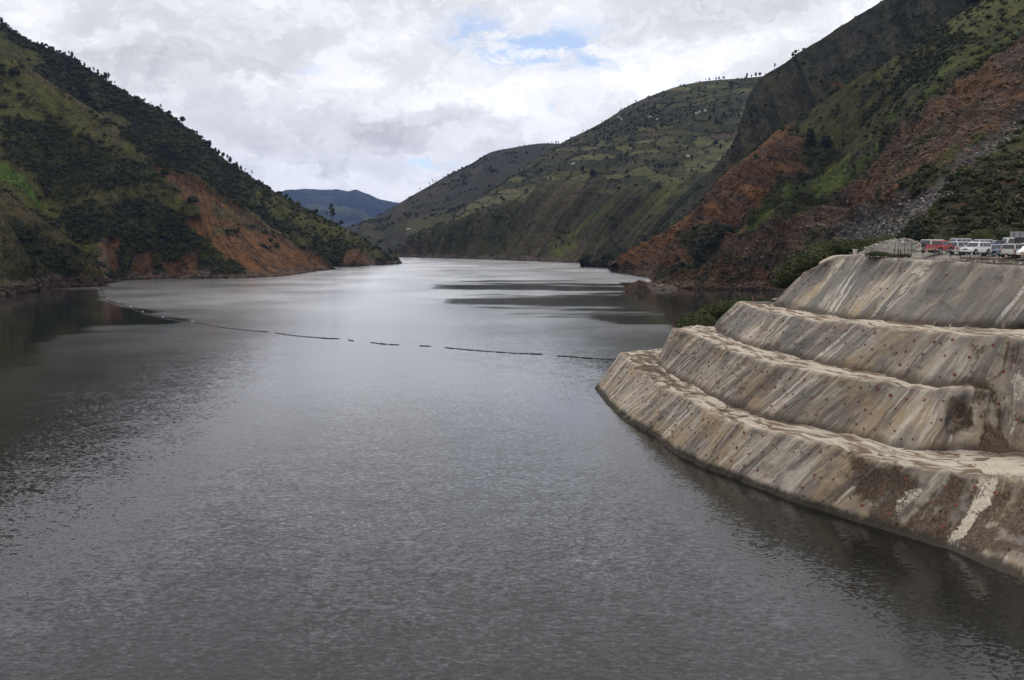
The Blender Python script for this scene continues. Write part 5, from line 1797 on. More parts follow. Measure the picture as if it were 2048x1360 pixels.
# single dark trees on the nearer slopes
for key, x, y, hp, lab in (('A2', 386, 412, 20, 'lone bushy tree standing in the red earth slip'), ('A2', 28, 158, 22, 'dark bush on the grassy slope at the far left'), ('A2', 218, 384, 14, 'dark bush in the grass strip above the slip'),
                           ('A2', 330, 356, 18, 'dark tree at the upper edge of the red slip'), ('B1', 1945, 15, 46, 'large dark tree on the upper right field'), ('B1', 1400, 505, 30, 'dense bush in the middle of the rock slope by the shore'),
                           ('B1', 1425, 500, 30, 'dense bush upslope of the shore bush on the rock slope'), ('B1', 1395, 525, 30, 'lowest dense bush above the rocky shore'), ('B1', 1440, 482, 26, 'bush in a gully between red rocks'),
                           ('B1', 1455, 470, 22, 'uppermost bush of the clump among the red rocks'), ('B1', 1364, 536, 14, 'small bush near the rocky point'),
                           ('B1', 1620, 290, 34, 'dark bush beside the top of the red slide'), ('B1', 1650, 300, 30, 'bush right of the top of the red slide')):
    p = on_slope(key, x, y)
    plant('dense' if hp > 24 else 'round', p - np.array([0, 0, 0.4]), px_h(p, hp), 'hillside_tree' if 'tree' in lab else 'hillside_bush', lab, 'tree' if 'tree' in lab else 'bush', wide=1.35)

# bushes round the car park and behind the terraces: x, y of the foot, height px, distance, kind
NB = [(1734, 509, 22, 146, 'bush'), (1750, 507, 20, 147, 'bush_b'), (1592, 560, 48, 158, 'bush'), (1615, 545, 52, 158, 'bush_b'), (1640, 528, 48, 160, 'bush'), (1662, 515, 40, 160, 'bush_b'), (1684, 508, 36, 158, 'bush'), (1706, 506, 34, 160, 'bush_b'), (1728, 504, 30, 162, 'bush'),
      (1650, 512, 34, 168, 'bush'), (1700, 500, 26, 170, 'bush'), (1580, 575, 40, 165, 'bush_b'), (1750, 499, 32, 160, 'bush_b'), (1772, 498, 34, 160, 'bush'),
      (1626, 535, 40, 150, 'bush')]
NB.sort()
for i, (x, y, hp, D, kd) in enumerate(NB):
    p = PD(x, y + 4, D)
    plant(kd, p, px_h(p, hp), 'bank_bush', nth(i + 1) + ' leafy bush from the left on the bank left of the car park', 'bush', 'bushes on the bank left of the car park', wide=1.25)
for i, (x, y, hp, D, kd) in enumerate(sorted(((1395, 660, 44, 168, 'bush'), (1420, 645, 44, 168, 'bush_b'), (1445, 630, 36, 166, 'bush'), (1412, 655, 34, 163, 'bush'), (1470, 618, 30, 165, 'bush_b'), (1492, 614, 26, 164, 'bush'), (1515, 612, 24, 163, 'bush_b'),
                        (1534, 612, 22, 162, 'bush'), (1380, 668, 30, 168, 'bush_b')))):
    p = PD(x, y + 5, D)
    plant(kd, p, px_h(p, hp), 'terrace_bush', nth(i + 1) + ' green bush from the left behind the far end of the third terrace', 'bush', 'bushes behind the far end of the third terrace', wide=1.3)
for i, (x, y, hp, D, kd) in enumerate(((1752, 517, 16, 126, 'bush_c'), (1768, 518, 15, 124, 'bush_c'), (1784, 518, 11, 122, 'bush_c'), (1800, 518, 12, 120, 'bush_c'), (1814, 518, 11, 119, 'bush_c'))):
    p = PD(x, y - 1, D + 4)
    plant(kd, p, px_h(p, hp) * 1.6, 'crest_bush', nth(i + 1) + ' low bush from the left on the lip of the top terrace', 'bush', 'low bushes on the lip of the top terrace', wide=0.95)
for i, (x, y, hp, D, kd) in enumerate(sorted(((1875, 492, 26, 172, 'bush'), (1893, 490, 24, 172, 'bush_b'), (1908, 490, 22, 170, 'bush'), (1940, 488, 28, 172, 'bush_b'), (1955, 486, 30, 172, 'bush'), (1972, 486, 26, 170, 'bush'), (1988, 484, 32, 172, 'bush_b'),
                        (2004, 484, 36, 172, 'bush'), (2020, 484, 34, 172, 'bush_b'), (2040, 482, 30, 175, 'bush'), (1850, 492, 34, 176, 'dense'), (1835, 494, 40, 180, 'dense'), (1815, 492, 44, 182, 'dense'), (1830, 488, 46, 186, 'dense'), (1925, 486, 20, 172, 'bush')))):
    p = PD(x, y + 4, D)
    plant(kd, p, px_h(p, hp), 'car_park_bush', (nth(i - 3) + ' rounded green bush from the left behind the parked vehicles') if kd != 'dense' else (nth(i + 1) + ' dark tall bush from the left behind the rubble heap'), 'bush',
          'bushes behind the parked vehicles' if kd != 'dense' else 'dark bushes behind the left end of the vehicles', wide=1.3)
# ================================================================== BOULDERS, ISLAND, RUBBLE
def boulder(x, y, sx, sy, sz, rz, ry, material, seed, label, group=None, key='B1'):
    p = on_slope(key, x, y)
    k = p[1] / F
    me = rock_mesh('boulder', seed, material, 1.0)
    o = link('boulder', me, loc=tuple(p), rot=(rnd.uniform(-.3, .3), ry, rz), label=label, cat='boulder', group=group)
    o.scale = (sx * k, sy * k, sz * k)


boulder(1768, 316, 17, 4.5, 4, -0.1, -0.75, M_ROCK, 201, 'longest orange rock slab lying across the brown slide')
boulder(1928, 339, 20, 3.5, 3, -0.1, -0.7, M_ROCK, 202, 'long orange rock rib along the lower edge of the grey scree')
boulder(1761, 454, 11, 5, 4, 0.2, -0.5, M_SLATE, 203, 'largest grey slab on the dark scree above the rubble heap')
for i, (x, y, s) in enumerate(sorted(((1784, 443, 6), (1795, 440, 7), (1771, 456, 6), (1749, 470, 6), (1816, 408, 7), (1730, 446, 5), (1869, 416, 7), (1755, 462, 5), (1840, 430, 5), (1806, 452, 5)))):
    boulder(x, y, s * 1.2, s * 0.6, s * 0.5, rnd.uniform(0, .6), -0.5, M_SLATE if i % 2 else M_ROCK, 210 + i, nth(i + 1) + ' angular slab from the left on the dark grey scree above the rubble heap', 'slabs on the dark scree')
for i, (x, y, s) in enumerate(sorted(((1779, 327, 6), (1762, 272, 6), (1739, 348, 5), (1775, 346, 5), (1721, 360, 4), (1697, 402, 7), (1690, 398, 6), (1745, 330, 5), (1736, 336, 6), (1706, 366, 4), (1760, 336, 5), (1896, 399, 5), (1655, 432, 5), (1680, 408, 5)))):
    boulder(x, y, s, s * 0.7, s * 0.6, rnd.uniform(0, 3), rnd.uniform(-.6, .6), M_ROCK, 230 + i, nth(i + 1) + ' orange brown block from the left resting on the rocky slide', 'blocks on the rocky slide')


def mound(name, cx, cy, z0, rx, ry, h, seed, material, nu=40, nv=16, rough=0.25):
    th = np.linspace(0, 2 * np.pi, nu, endpoint=False)
    ph = np.linspace(0, 1, nv)
    T, Q = np.meshgrid(th, ph)
    X, Y = np.cos(T) * Q * rx, np.sin(T) * Q * ry
    P = np.stack([X, Y, 0 * X], -1)
    n = fbm(np.stack([X / rx * 2.2, Y / ry * 2.2, 0 * X + seed], -1), 4, 0.6, ridged=True, seed=seed)
    P[..., 2] = h * (1 - Q ** 2.4) * (1 + rough * 1.6 * n) + h * rough * n * (1 - Q) - 0.5 * Q ** 6
    V = P.reshape(-1, 3)
    q = []
    for i in range(nv - 1):
        for j in range(nu):
            q.append((i * nu + j, (i + 1) * nu + j, (i + 1) * nu + (j + 1) % nu, i * nu + (j + 1) % nu))
    me = np_mesh(name, V, np.array(q), material)
    return me, V


M_ISLE = gravel_mat('island_rock', (0.075, 0.055, 0.040), (0.125, 0.095, 0.072), (0.035, 0.028, 0.022), 0.5)
ip = PZ(1278, 583, 0)
isl = thing('rock_islet', 'low brown rock mound standing in the water off the right shore', 'rock', loc=tuple(ip))
me, V = mound('mound', 0, 0, 0, 6.6, 5.2, 3.8, 31, M_ISLE, 64, 28, rough=0.35)
link('mound', me, isl)
k = RS.choice(len(V), 420)
s = 0.2 + 1.1 * RS.rand(420) ** 2.5
scatter('loose_rock', V[k], RS.uniform(-1, 1, (420, 3)) * [0.5, 0.5, 3], np.stack([s, s * .9, s * .8], 1), COL_ROCK, None, isl)
ip2 = PZ(1318, 578, 0)
isl2 = thing('rock_spit', 'narrow stony spit joining the shore beside the rock mound', 'rock', loc=tuple(ip2), rotz=0.5)
me, V = mound('mound', 0, 0, 0, 14, 8, 1.7, 33, M_ISLE, 64, 28, rough=0.5)
link('mound', me, isl2)
k = RS.choice(len(V), 140)
s = 0.2 + 0.7 * RS.rand(140) ** 2
scatter('loose_rock', V[k], RS.uniform(-1, 1, (140, 3)) * [0.5, 0.5, 3], np.stack([s, s * .9, s * .8], 1), COL_RUB, None, isl2)

rp = PD(1800, 503, 134)
rub = thing('rubble_heap', 'pale heap of broken rock at the left end of the car park', 'rubble heap', loc=(rp[0], rp[1], LOT_Z + 0.45), rotz=-0.25)
me, V = mound('heap', 0, 0, 0, 6.0, 3.4, 1.35, 35, M_GRAVEL, 60, 24, 0.22)
link('heap', me, rub)
k = RS.choice(len(V), 1100)
s = 0.06 + 0.32 * RS.rand(1100) ** 2.5
scatter('rubble', V[k] + RS.normal(size=(1100, 3)) * [0.15, 0.15, 0.03], RS.uniform(-1, 1, (1100, 3)) * [0.6, 0.6, 3], np.stack([s * 1.2, s, s * .8], 1), COL_RUB, None, rub)
# stones along the lip
lip = []
for _ in range(700):
    x = rnd.uniform(1700, 2060)
    y = np.interp(x, [1700, 1820, 1900, 2060], [509, 516, 521, 527]) + rnd.uniform(-4, 2)
    q = PZ(x, y, LOT_Z - 0.24)
    q[2] = LOT_Z - 0.24
    lip.append(q)
lip = np.array(lip)
s = 0.04 + 0.16 * RS.rand(700) ** 3
scatter('lip_stones', lip, RS.uniform(-1, 1, (700, 3)) * [0.5, 0.5, 3], np.stack([s * 1.3, s, s * .8], 1), COL_RUB, 'pale stones strewn along the lip of the car park')

# ================================================================== VEHICLES
M_GLASS = plain('tinted_window_glass', (0.020, 0.024, 0.028), 0.08, var=0.1, spec=0.8)
M_TYRE = plain('black_tyre_rubber', (0.018, 0.018, 0.018), 0.85)
M_RIM = plain('alloy_rim', (0.34, 0.34, 0.35), 0.35, 0.7)
M_TRIM = plain('dark_plastic_trim', (0.030, 0.030, 0.032), 0.6)
M_LAMP = plain('clear_lamp', (0.62, 0.64, 0.66), 0.12, 0.2, spec=0.9)
M_TAIL = plain('red_lamp', (0.36, 0.016, 0.014), 0.2, spec=0.8)
M_PLATE_Y = plain('yellow_number_plate', (0.52, 0.22, 0.03), 0.5)
M_COVER = plain('silver_wheel_cover', (0.52, 0.53, 0.55), 0.3, 0.3)


def paint_mat(name, col, metal=0.0):
    m, t = mat(name)
    co = t.n('ShaderNodeTexCoord').outputs['Object']
    z = t.n('ShaderNodeSeparateXYZ', {0: co}).outputs[2]
    n = t.noise(co, 2.5, 5, 0.65)
    d = t.math('MULTIPLY', t.rng(t.math('ADD', z, t.math('MULTIPLY', n, 0.5)), 0.95, 0.45), 0.6)       # road dust low on the body
    d = t.math('ADD', d, t.math('MULTIPLY', t.rng(n, 0.5, 0.75), 0.12))
    c = t.mix(d, col, (0.25, 0.20, 0.15))
    finish(t, **{'Base Color': c, 'Roughness': t.math('ADD', 0.22, t.math('MULTIPLY', d, 0.6)), 'Metallic': metal, 'Coat Weight': 0.5, 'Coat Roughness': 0.1})
    return m


P_BEIGE = paint_mat('beige_white_paint', (0.56, 0.51, 0.45))
P_RED = paint_mat('red_paint', (0.33, 0.022, 0.020))
P_SILV = paint_mat('silver_paint', (0.50, 0.51, 0.53), 0.2)
P_WHITE = paint_mat('white_paint', (0.74, 0.74, 0.73))
P_BLUE = paint_mat('pale_blue_paint', (0.30, 0.37, 0.52), 0.15)
P_CHAMP = paint_mat('champagne_paint', (0.52, 0.50, 0.46), 0.1)
P_DARK = paint_mat('dark_blue_paint', (0.025, 0.030, 0.045))


def arch(cx, r, z0, n=6):
    return [(cx + r * math.cos(math.pi - math.pi * k / n), z0 + r * math.sin(math.pi * k / n)) for k in range(n + 1)]


def wheel_mesh(r, w):
    mb = MB()
    mb.tube([(0, -w / 2, 0), (0, -w / 2 * 0.8, 0), (0, w / 2 * 0.8, 0), (0, w / 2, 0)], [r * 0.93, r, r, r * 0.93], 16)
    ty = mb.mesh('tyre', M_TYRE, smooth=False)
    mb = MB()
    mb.tube([(0, -w / 2 - 0.012, 0), (0, w / 2 + 0.012, 0)], r * 0.58, 12)
    for k in range(5):
        a = 2 * math.pi * k / 5
        for sg in (-1, 1):
            mb.tube([(0, sg * (w / 2 + 0.014), 0), (r * 0.52 * math.cos(a), sg * (w / 2 + 0.014), r * 0.52 * math.sin(a))], 0.03, 4)
    return ty, mb.mesh('rim', M_RIM)


WHEEL = wheel_mesh(0.37, 0.24)


def vehicle(name, label, cat, paint, x, y, heading, L=4.6, D=118, Wd=1.82, H=1.78, zb=1.08, hood=1.15, rake=0.55, rear=0.18, spare=None, rack=False, tail_tall=False, pickup=False,
            two_tone=None, hatch_open=False, dist=None, plate=None, windows=3, canopy=False):
    """x, y: pixel of the near lower wheel; heading: degrees, 0 = +X (right), 90 = away"""
    p = PD(x, y, D) if dist is None else PD(x, y, dist)
    c = thing(name, label, cat, loc=(p[0], p[1], float(lotz(p[0], p[1]) - 0.06) if dist is None else LOT_Z + 0.5), rotz=R(heading), group='vehicles parked above the terraces')
    a, b = L / 2, Wd / 2
    xr, xf = -a + 0.88, a - 0.88
    hz = zb - 0.06
    cowl = a - hood
    mb = MB()
    prof = [(-a + 0.02, 0.46)] + [(xr - 0.46, 0.40)] + arch(xr, 0.44, 0.38)[1:-1] + [(xr + 0.46, 0.33), (xf - 0.46, 0.33)] + arch(xf, 0.44, 0.38)[1:-1] + \
           [(xf + 0.46, 0.42), (a - 0.03, 0.46), (a, 0.62), (a - 0.01, hz - 0.22), (a - 0.14, hz - 0.05), (a - 0.45, hz), (cowl + 0.05, zb), (-a + 0.05, zb), (-a, zb - 0.3), (-a, 0.62)]
    rr = cowl - rake                      # roof front
    gb_ = -a + 0.06                       # greenhouse back at the belt
    gr = gb_ + rear                       # roof back
    if pickup:
        gb_ = cowl - 1.75
        gr = gb_ + 0.12
        prof = [q for q in prof if q[0] > -9]
    f0 = lambda v: (v[0], v[1] * (1 - 0.10 * max(0, abs(v[0]) - a * 0.72) / (a * 0.28)), v[2])
    mb.prism(prof, -b, b, f0)

    def tap(v):
        k = (v[2] - zb) / (H - zb)
        return (v[0], v[1] * (1 - 0.17 * max(0.0, k)), v[2])
    gh = [(gb_, zb - 0.05), (cowl + 0.02, zb - 0.05), (rr + 0.12, H - 0.10), (rr - 0.05, H - 0.02), ((rr + gr) / 2, H), (gr + 0.05, H - 0.03), (gr, H - 0.10)]
    mb.prism(gh, -b * 0.97, b * 0.97, tap)
    link('body', mb.mesh('body', paint, bevel=0.028), c)
    if pickup:
        mb = MB()
        for sg in (-1, 1):
            mb.box(-a + 0.05, gb_ - 0.05, sg * b * 0.97 - 0.04, sg * b * 0.97 + 0.04, zb, zb + 0.12)
        mb.box(-a + 0.02, -a + 0.10, -b * 0.9, b * 0.9, zb, zb + 0.10)
        link('bed_rail', mb.mesh('bed_rail', paint), c)
    if two_tone:
        mb = MB()
        for sg in (-1, 1):
            mb.box(xr + 0.5, xf - 0.5, sg * (b + 0.006) - 0.012, sg * (b + 0.006) + 0.012, 0.38, 0.66)
        link('side_cladding', mb.mesh('side_cladding', two_tone), c)
    # glazing
    zt, zbm = H - 0.14, zb + 0.06

    def gx(z, front):
        k = (z - zb) / (H - 0.10 - zb)
        return (cowl + (rr + 0.12 - cowl) * k) if front else (gb_ + (gr - gb_) * k)
    x0b, x1b = gx(zbm, False) + 0.14, gx(zbm, True) - 0.16
    x0t, x1t = gx(zt, False) + 0.14, gx(zt, True) - 0.16
    for sg in (-1, 1):
        for k in range(windows):
            fa, fb = k / windows + 0.018, (k + 1) / windows - 0.018
            mb = MB()
            vs = []
            for off in (0.0, 0.014):
                for fx, z in ((fa, zbm), (fb, zbm), (fb, zt), (fa, zt)):
                    xx = (x0b + (x1b - x0b) * fx) if z == zbm else (x0t + (x1t - x0t) * fx)
                    yy = sg * (b * 0.97 * (1 - 0.17 * (z - zb) / (H - zb)) + off - 0.004)
                    vs.append((xx, yy, z))
            mb.add(vs, [(0, 1, 2, 3), (4, 5, 6, 7), (0, 1, 5, 4), (1, 2, 6, 5), (2, 3, 7, 6), (3, 0, 4, 7)])
            link('side_window', mb.mesh('side_window', M_GLASS), c)
    for front in (True, False):
        mb = MB()
        vs = []
        for off in (-0.01, 0.014):
            for sy, z in ((-1, zbm), (1, zbm), (1, zt + 0.02), (-1, zt + 0.02)):
                yy = sy * (b * 0.97 * (1 - 0.17 * (z - zb) / (H - zb)) - 0.10)
                vs.append((gx(z, front) + (off if front else -off), yy, z))
        mb.add(vs, [(0, 1, 2, 3), (4, 5, 6, 7), (0, 1, 5, 4), (1, 2, 6, 5), (2, 3, 7, 6), (3, 0, 4, 7)])
        link('windscreen' if front else 'rear_window', mb.mesh('windscreen', M_GLASS), c)
    # wheels
    for wx in (xr, xf):
        for sg in (-1, 1):
            w = link('wheel', WHEEL[0], c, loc=(wx, sg * (b - 0.13), 0.37))
            link('rim', WHEEL[1], w)
    # ends
    for sg in (-1, 1):
        mb = MB()
        mb.box(a - 0.14, a + 0.012, sg * (b - 0.42) - 0.19, sg * (b - 0.42) + 0.19, hz - 0.30, hz - 0.12)
        link('headlight', mb.mesh('headlight', M_LAMP, bevel=0.02), c)
        mb = MB()
        if tail_tall:
            mb.box(gb_ - 0.05, gb_ + 0.16, sg * (b * 0.93) - 0.07, sg * (b * 0.93) + 0.07, zb - 0.18, H - 0.25, Matrix.Identity(4))
        else:
            mb.box(-a - 0.012, -a + 0.16, sg * (b - 0.10) - 0.10, sg * (b - 0.10) + 0.085, zb - 0.36, zb - 0.02)
        link('tail_light', mb.mesh('tail_light', M_TAIL, bevel=0.015), c)
        mb = MB()
        mb.box(cowl - 0.22, cowl - 0.06, sg * (b + 0.10) - 0.10, sg * (b + 0.10) + 0.08, zb + 0.02, zb + 0.20)
        link('mirror', mb.mesh('mirror', paint, bevel=0.02), c)
    mb = MB()
    mb.box(a - 0.03, a + 0.015, -b + 0.62, b - 0.62, hz - 0.32, hz - 0.12)
    mb.box(a - 0.03, a + 0.012, -b + 0.45, b - 0.45, 0.50, 0.60)
    link('grille', mb.mesh('grille', M_TRIM), c)
    for nm, x0, x1 in (('front_bumper', a - 0.06, a + 0.07), ('rear_bumper', -a - 0.08, -a + 0.05)):
        mb = MB()
        mb.box(x0, x1, -b * 0.88, b * 0.88, 0.42, 0.66)
        link(nm, mb.mesh(nm, paint, bevel=0.03), c)
    mb = MB()
    if plate == 'front':
        mb.box(a + 0.07, a + 0.085, -0.24, 0.24, 0.50, 0.64)
    else:
        mb.box(-a - 0.10, -a - 0.08, -0.22, 0.22, 0.50, 0.62)
    link('number_plate', mb.mesh('number_plate', M_PLATE_Y), c)
    if spare is not None:
        sw = link('spare_wheel', WHEEL[0], c, loc=(-a - 0.16, 0.05, 0.98), rot=(0, 0, math.pi / 2))
        sw.scale = (0.95, 0.9, 0.95)
        if spare == 'cover':
            mb = MB()
            mb.tube([(-a - 0.34, 0.05, 0.98), (-a - 0.31, 0.05, 0.98), (-a - 0.04, 0.05, 0.98)], [0.33, 0.385, 0.385], 18)
            link('wheel_cover', mb.mesh('wheel_cover', M_COVER), c)
    if rack:
        mb = MB()
        for sg in (-1, 1):
            mb.tube([(gr + 0.25, sg * b * 0.68, H - 0.05), (gr + 0.35, sg * b * 0.68, H + 0.06), (rr - 0.45, sg * b * 0.68, H + 0.06), (rr - 0.30, sg * b * 0.68, H - 0.05)], 0.03, 5)
        for xx in (gr + 0.6, rr - 0.7):
            mb.tube([(xx, -b * 0.68, H + 0.06), (xx, b * 0.68, H + 0.06)], 0.022, 5)
        link('roof_rack', mb.mesh('roof_rack', M_TRIM), c)
    return c


vehicle('off_road_car', 'beige off-road car with a dark spare wheel, leftmost of the parked row', 'car', P_BEIGE, 1870, 504.0, 29, D=123, L=4.8, Wd=1.9, H=1.95, zb=1.18, rear=0.10, spare='bare')
vehicle('pickup_truck', 'small red pickup truck in front of the beige car', 'pickup truck', P_RED, 1880, 507.5, 28, D=115, L=3.9, Wd=1.66, H=1.66, zb=1.02, hood=0.95, rake=0.45, pickup=True, windows=1)
vehicle('silver_van', 'silver estate car with a round pale spare wheel cover beside the red pickup', 'car', P_SILV, 1930, 506.0, 18, D=120, L=4.8, Wd=1.84, H=1.86, zb=1.12, rear=0.12, spare='cover')
vehicle('white_suv', 'white sport utility car facing left in the front row', 'car', P_WHITE, 1951, 512.5, 208, D=113, L=4.4, Wd=1.8, H=1.72, zb=1.02, hood=1.2, rake=0.7, rear=0.3, spare=None)
vehicle('blue_suv', 'pale blue car with a silver spare wheel cover and tall red tail lights', 'car', P_BLUE, 1993, 511.5, 18, D=117, L=4.5, Wd=1.8, H=1.70, zb=1.04, rear=0.12, spare='cover', tail_tall=True)
vehicle('champagne_suv', 'pale champagne off-road car seen from behind near the right edge', 'car', P_CHAMP, 2029, 515.0, 38, D=114, L=4.8, Wd=1.9, H=1.82, zb=1.10, rear=0.30, rack=True)
vehicle('white_car', 'white car with a yellow plate at the right edge facing the lake', 'car', P_WHITE, 2056, 518.0, 222, D=110, L=4.1, Wd=1.7, H=1.50, zb=0.94, hood=1.2, rake=0.8, rear=0.6, plate='front')
vehicle('wagon', 'silver wagon with roof bars in the second row', 'car', P_SILV, 1927, 500, 10, L=4.5, Wd=1.8, H=1.95, zb=1.12, rack=True, rear=0.3, dist=131)
vehicle('hatchback', 'silver grey car behind the white sport utility car', 'car', P_SILV, 1972, 500, 8, L=4.2, Wd=1.75, H=1.80, zb=1.05, rack=True, rear=0.4, dist=131)
vehicle('dark_pickup', 'dark blue truck with a pale cab behind the pale blue car', 'pickup truck', P_DARK, 2000, 502, 175, L=4.9, Wd=1.8, H=1.7, zb=1.12, hood=1.1, pickup=True, windows=1, dist=129)
cv = vehicle('canopy_truck', 'white truck with a dark raised canopy behind the champagne car', 'truck', P_WHITE, 2024, 502, 178, L=4.6, Wd=1.8, H=2.05, zb=1.15, hood=0.9, rake=0.4, pickup=True, windows=1, dist=130)
mb = MB()
mb.prism([(-2.25, 1.25), (0.15, 1.25), (0.15, 2.02), (0.0, 2.10), (-2.15, 2.10), (-2.25, 2.0)], -0.86, 0.86)
link('canopy', mb.mesh('canopy', M_TRIM, bevel=0.03), cv)

# ribbed container at the right edge
M_CONT = plain('grey_container_paint', (0.36, 0.37, 0.37), 0.6, var=0.35, scale=1.5)
M_CONTD = plain('grey_container_dark', (0.17, 0.18, 0.185), 0.6, var=0.35, scale=1.5)
kp = PD(2058, 500, 138)
ct_ = thing('container', 'grey ribbed steel container at the right edge of the car park', 'container', loc=(kp[0], kp[1], LOT_Z + 0.35), rotz=R(20))
mb = MB()
mb.box(-2.9, 2.9, -1.18, 1.18, 0.15, 3.0)
link('shell', mb.mesh('shell', M_CONT), ct_)
mb = MB()
mb.box(-3.0, 3.0, -1.25, 1.25, 3.0, 3.14)
mb.box(-3.0, 3.0, -1.25, 1.25, 0.0, 0.15)
link('frame', mb.mesh('frame', M_CONT), ct_)
for k in range(16):
    mb = MB()
    mb.box(-2.82 + k * 0.36, -2.62 + k * 0.36, -1.225, -1.18, 0.2, 2.96)
    link('rib', mb.mesh('rib', M_CONT if k % 2 else M_CONTD), ct_)
for k in range(6):
    mb = MB()
    mb.box(-2.96, -2.90, -1.12 + k * 0.38, -0.86 + k * 0.38, 0.2, 2.96)
    link('door_panel', mb.mesh('door_panel', M_CONTD if k in (1, 4) else M_CONT), ct_)
for k in range(4):
    mb = MB()
    mb.tube([(-2.985, -0.9 + k * 0.6, 0.2), (-2.985, -0.9 + k * 0.6, 2.95)], 0.025, 5)
    link('lock_rod', mb.mesh('lock_rod', M_RIM), ct_)

# ================================================================== ROPE FENCE
M_POST = plain('dark_iron_post', (0.028, 0.024, 0.020), 0.7)
M_RUST = plain('rusty_post', (0.20, 0.085, 0.035), 0.8)
M_ROPE = plain('pale_green_rope', (0.36, 0.43, 0.39), 0.8)
px0 = [(1789, 503), (1796, 504), (1801, 504), (1809, 505), (1823, 506), (1846, 508), (1869, 510), (1901, 512), (1921, 513), (1940, 514), (1962, 515), (1998, 517), (2019, 518), (2043, 519), (2070, 521)]
fpts = [PD(x, y, 113) for x, y in px0]
fo = Vector(fpts[7])
fence = thing('rope_fence', 'fence of dark posts with slack pale green rope in front of the vehicles', 'fence', loc=tuple(fo))
for i, p in enumerate(fpts):
    mb = MB()
    hgt = 1.05 if i != 12 else 1.25
    mb.tube([(0, 0, -0.4), (0.01, 0, hgt)], 0.040, 6)
    mb.box(-0.055, 0.055, -0.055, 0.055, hgt, hgt + 0.04)
    link('post', mb.mesh('post', M_RUST if i == 12 else M_POST), fence, loc=tuple(Vector(p) - fo), rot=(rnd.uniform(-.05, .05), rnd.uniform(-.05, .05), 0))
for i in range(len(fpts) - 1):
    a_, b_ = Vector(fpts[i]) - fo, Vector(fpts[i + 1]) - fo
    L_ = (b_ - a_).length
    mb = MB()
    for zt_, sag in ((0.95, 0.16), (0.62, 0.10)) if i < 4 else ((0.95, 0.24),):
        pts = []
        for k in range(9):
            f = k / 8
            q = a_.lerp(b_, f)
            pts.append((q.x, q.y - 0.03, q.z + zt_ - sag * L_ * 4 * f * (1 - f)))
        mb.tube(pts, 0.035, 5)
    link('rope', mb.mesh('rope', M_ROPE), fence)

# short post and kerb at the far end of the third terrace
kp = PZ(1522, 607, CAM_H - 12.2)
cb = thing('concrete_kerb', 'short concrete kerb at the far end of the third terrace', 'kerb', loc=tuple(kp), rotz=0.15)
M_CURB = plain('grey_concrete', (0.30, 0.27, 0.23), 0.9)
mb = MB()
mb.box(-1.9, 1.9, -0.3, 0.3, -0.4, 0.32)
link('kerb_stone', mb.mesh('kerb_stone', M_CURB, bevel=0.04), cb)
kp = PZ(1505, 606, CAM_H - 12.4)
pp = thing('marker_post', 'thin rusty marker post at the far end of the third terrace', 'post', loc=tuple(kp))
mb = MB()
mb.tube([(0, 0, -0.5), (0.03, 0, 1.15)], 0.10, 7)
link('shaft', mb.mesh('shaft', M_RUST), pp)
mb = MB()
mb.box(-0.12, 0.16, -0.12, 0.12, 1.15, 1.22)
link('cap', mb.mesh('cap', M_RUST), pp)

# broken corner where the second terrace runs into the tall face
def buttress():
    c0, c1 = PZ(1969, 779, CAM_H - 17.2), PZ(1986, 912, CAM_H - 24.2)
    th = np.linspace(0, 2 * np.pi, 44, endpoint=False)
    vs = np.linspace(0, 1, 34)
    T, Vv = np.meshgrid(th, vs)
    rad = 0.5 + 1.9 * Vv ** 1.3
    ctr = c0[None, None] * (1 - Vv[..., None]) + c1[None, None] * Vv[..., None] + np.array([0.5, 1.0, 0])
    P = ctr + np.stack([np.cos(T) * rad, np.sin(T) * rad * 0.8, 0 * T], -1)
    n = fbm(P * 0.45, 5, 0.6, ridged=True, seed=361)
    P += np.stack([np.cos(T) * n, np.sin(T) * n, 0.3 * n], -1) * 0.75
    q = [(i * 44 + j, (i + 1) * 44 + j, (i + 1) * 44 + (j + 1) % 44, i * 44 + (j + 1) % 44) for i in range(33) for j in range(44)]
    V = (P - slope_o).reshape(-1, 3)
    z = np.zeros((len(V), 3))
    z[:, 1] = 0.62 + 0.3 * fbm(P * 0.3, 3, seed=362).reshape(-1)
    kk = np.zeros((len(V), 3))
    kk[:, 2] = P[..., 2].reshape(-1) / 30
    me = np_mesh('buttress', V, np.array(q), M_SHOT, cols={'Zone': z, 'Kind': kk}, uv=np.stack([T * 1.6, Vv * 7], -1).reshape(-1, 2))
    link('buttress', me, slope)


buttress()

